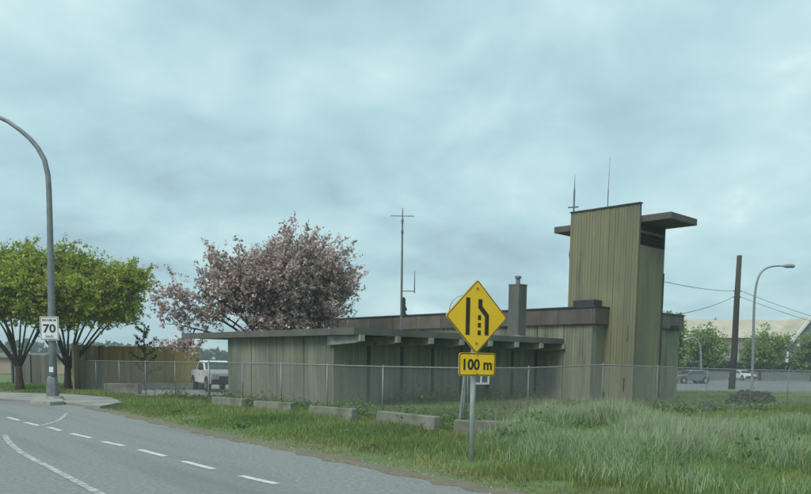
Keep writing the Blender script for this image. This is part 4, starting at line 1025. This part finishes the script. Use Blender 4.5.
# height zones
h = 0.05 + 0.09 * np.clip((e_ - 0.7) / 2.0, 0, 1) + 0.12 * vnoise(x, y, 0.8, 21) * np.clip((e_ - 0.2) / 1.0, 0.2, 1)
h += 0.05 * np.clip((e_ - 3.4) / 1.2, 0, 1) * vnoise(x, y, 0.9, 22) * (y < 34)
h *= RNG.uniform(0.55, 1.25, len(x))
green_l = np.clip((y - 20) / 6, 0, 1)
ci = np.where(RNG.uniform(0, 1, len(x)) < np.clip(0.02 + 0.60 * np.clip((1.6 - e_) / 1.2, 0, 1) + 0.8 * (vnoise(x, y, 0.55, 44) - 0.52), 0.03, 0.85), RNG.integers(3, 5, len(x)), RNG.integers(0, 3, len(x)))
col = short_pal[ci] * RNG.uniform(0.75, 1.25, (len(x), 1)) * (0.72 + 0.56 * vnoise(x, y, 0.5, 23))[:, None]
col[:, 0] *= 0.92 + 0.3 * vnoise(x, y, 0.8, 45)
w = (0.008 + 0.0007 * y) * RNG.uniform(0.8, 1.4, len(x))
V, F, C = blades(x, y, h, w, col)
gr = fast_mesh('short_grass', V, F, M['grass'], C, kind='stuff'); gr['label'] = 'short patchy green grass on the verge'; gr['category'] = 'grass'
# tall grass clumps on the right
x, y = scatter(300000, 9.8, 34, 380, 830, 0.9)
e_ = edge_dist(x, y); u = project_u(x, y)
dens = vnoise(x, y, 0.30, 31) * 0.55 + vnoise(x, y, 1.0, 32) * 0.45
clump = np.zeros(len(x))
for cu, cv, cr_ in ((540, 428, 1.5), (575, 425, 1.6), (605, 430, 1.3), (520, 440, 1.0), (715, 455, 1.3), (745, 452, 1.0), (690, 462, 0.9), (655, 450, 0.8), (790, 470, 0.9)):
    pc_ = gp(cu, cv); clump = np.maximum(clump, np.exp(-((x - pc_.x) ** 2 + (y - pc_.y) ** 2) / cr_ ** 2))
dens = dens * 0.8 + clump * 0.42
side = np.clip((e_ - 1.5) / 2.0, 0, 1) * np.clip((u - 470) / 60, 0, 1)
side *= np.clip((27.5 - y) / 4, 0, 1)
keep = (RNG.uniform(0, 1, len(x)) < side * np.clip((dens - 0.28) * 2.6, 0.04, 1)) & ~foot_of_building(x, y)
x, y, e_, dens, u, side = x[keep], y[keep], e_[keep], dens[keep], u[keep], side[keep]
h = (0.15 + 0.72 * np.clip((dens - 0.34) * 1.7, 0, 1)) * RNG.uniform(0.5, 1.2, len(x)) * (0.55 + 0.45 * side)
pale = np.clip((dens - 0.46) * 2.2, 0, 0.72)
ci = np.where(RNG.uniform(0, 1, len(x)) < 0.07 + pale, RNG.integers(3, 5, len(x)), RNG.integers(0, 3, len(x)))
col = tall_pal[ci] * RNG.uniform(0.75, 1.25, (len(x), 1))
V, F, C = blades(x, y, h, (0.006 + 0.0006 * y) * RNG.uniform(0.8, 1.3, len(x)), col, 0.55)
gr = fast_mesh('tall_grass', V, F, M['grass'], C, kind='stuff'); gr['label'] = 'tall pale-tipped grass in clumps before the fence'; gr['category'] = 'grass'
# dry seed stalks standing above the clumps, and a few broken ones on the verge
x, y = scatter(6000, 11, 27, 470, 830, 0.9); e_ = edge_dist(x, y)
dn = np.zeros(len(x))
for cu, cv, cr_ in ((540, 428, 1.2), (575, 425, 1.3), (600, 428, 0.9), (715, 455, 1.0), (745, 452, 0.8), (690, 460, 0.5)):
    pc_ = gp(cu, cv); dn = np.maximum(dn, np.exp(-((x - pc_.x) ** 2 + (y - pc_.y) ** 2) / cr_ ** 2))
keep = (e_ > 1.8) & (RNG.uniform(0, 1, len(x)) < dn * 0.35) & ~foot_of_building(x, y); x, y = x[keep], y[keep]
hh = RNG.uniform(0.55, 1.05, len(x)); cols = np.array([(0.44, 0.43, 0.32)]) * RNG.uniform(0.7, 1.25, (len(x), 1))
V, F, C = blades(x, y, hh, np.full(len(x), 0.010) + 0.0003 * y, cols, 0.3)
tip = np.asarray(V).reshape(-1, 5, 3)[:, 4]; pts = np.repeat(tip, 9, 0) + RNG.normal(size=(len(tip) * 9, 3)) * np.array([0.022, 0.022, 0.06]); pts[:, 2] -= 0.05
V2, F2 = leaves(pts, 0.024); F2 = np.concatenate([F2[:, :3], F2[:, [0, 2, 3]]]) + len(V)
gr = fast_mesh('seed_stalks', np.concatenate([V, V2]), np.concatenate([F, F2]), M['grass'], np.concatenate([C, np.repeat(np.repeat(cols * 0.9, 9, 0), 4, 0)]), kind='stuff'); gr['label'] = 'dry straw-coloured seed stalks above the tall grass'; gr['category'] = 'grass'
# leafy weeds against barriers, fence foot and walls
wc = []
for (p, q, lab) in bl:
    a = gp(*p, 0.3); b = gp(*q, 0.3)
    for k in range(7):
        c = a.lerp(b, random.uniform(-0.25, 1.25)) + RN * random.choice((-0.35, -0.25, 0.75)) * random.uniform(0.8, 1.4); wc.append((c, random.uniform(0.18, 0.42)))
for k in range(26):
    c = L(SW - random.uniform(0.3, 1.0), random.uniform(-14, -1.5)); wc.append((c, random.uniform(0.25, 0.6)))
for k in range(24):
    c = FP0 + FD * random.uniform(0, 18) + Vector((random.gauss(0, .4), random.gauss(0, .4), 0)); wc.append((c, random.uniform(0.2, 0.5)))
for k in range(30):
    c = FP0 + RD * random.uniform(0, 30) + RN * random.uniform(-0.6, 0.8); wc.append((c, random.uniform(0.15, 0.4)))
for k in range(70):
    c = gp(random.uniform(470, 811), random.uniform(420, 485)); 
    if edge_dist(c.x, c.y) > 3.0: wc.append((c, random.uniform(0.12, 0.30)))
for k in range(60):
    c = gp(random.uniform(120, 470), random.uniform(405, 470))
    if edge_dist(c.x, c.y) > 1.3 and c.y > 15: wc.append((c, random.uniform(0.06, 0.15)))
PC = []; CCc = []
for c, r in wc:
    n = int(260 * r / 0.3); d = RNG.normal(size=(n, 3)) * np.array([r * 0.7, r * 0.7, r * 0.55]); d[:, 2] = np.abs(d[:, 2])
    PC.append(d + np.array([c.x, c.y, float(ground_z(c.x, c.y))])); CCc.append(np.array([random.choice([(0.14, 0.21, 0.08), (0.165, 0.235, 0.09), (0.12, 0.185, 0.07)])] * n) * RNG.uniform(.7, 1.3, (n, 1)))
PC = np.concatenate(PC); V, F = leaves(PC, 0.085)
wdz = fast_mesh('weeds', V, F, M['leaf'], np.repeat(np.concatenate(CCc), 4, 0), kind='stuff'); wdz['label'] = 'leafy weeds along the barriers, fence and wall foot'; wdz['category'] = 'weeds'

# loose gravel spilled along the road edge
ng = 3000; q_ = RNG.uniform(_eq[0] + 14, _eq[-1], ng); n__ = np.interp(q_, _eq, _en) + RNG.normal(0.06, 0.13, ng)
gxx = RD.x * q_ + RN.x * n__; gyy = RD.y * q_ + RN.y * n__; gzz = np.maximum(ground_z(gxx, gyy), 0.004) + 0.006
sz = RNG.uniform(0.006, 0.020, ng); base4 = np.array([(1, 0, -.4), (-.5, .9, -.4), (-.5, -.9, -.4), (0.1, 0, .7)])
an = RNG.uniform(0, 6.28, ng); ca_, sa_ = np.cos(an), np.sin(an); Vg = np.zeros((ng, 4, 3))
for k in range(4):
    bx_, by_, bz_ = base4[k]; Vg[:, k, 0] = gxx + sz * (bx_ * ca_ - by_ * sa_); Vg[:, k, 1] = gyy + sz * (bx_ * sa_ + by_ * ca_); Vg[:, k, 2] = gzz + sz * bz_
o4 = np.arange(ng)[:, None] * 4
Fg = np.concatenate([o4 + np.array([[0, 1, 3]]), o4 + np.array([[1, 2, 3]]), o4 + np.array([[2, 0, 3]])])
gv = fast_mesh('gravel', Vg.reshape(-1, 3), Fg, M['grass'], np.repeat(np.array([(0.40, 0.39, 0.36)]) * RNG.uniform(.6, 1.5, (ng, 1)), 4, 0), kind='stuff'); gv['label'] = 'loose gravel spilled along the road edge'; gv['category'] = 'gravel'

# ------------------------------------------------------------------ haze volume added to fade the distance and lift dark tones
hzb = MB().box((0, 1950, 9.0), (5400, 4400, 22.0)).build('haze', M['white'])
hm = bpy.data.materials.new('added_haze'); hm.use_nodes = True; hn = hm.node_tree.nodes; hn.clear()
pvn = hn.new('ShaderNodeVolumePrincipled'); pvn.inputs['Color'].default_value = (0.86, 0.96, 0.97, 1); pvn.inputs['Density'].default_value = 0.0009; pvn.inputs['Anisotropy'].default_value = 0.2
ho = hn.new('ShaderNodeOutputMaterial'); hm.node_tree.links.new(pvn.outputs[0], ho.inputs['Volume'])
hzb.data.materials.clear(); hzb.data.materials.append(hm); hzb['kind'] = 'stuff'; hzb['label'] = 'thin haze added to veil the scene'
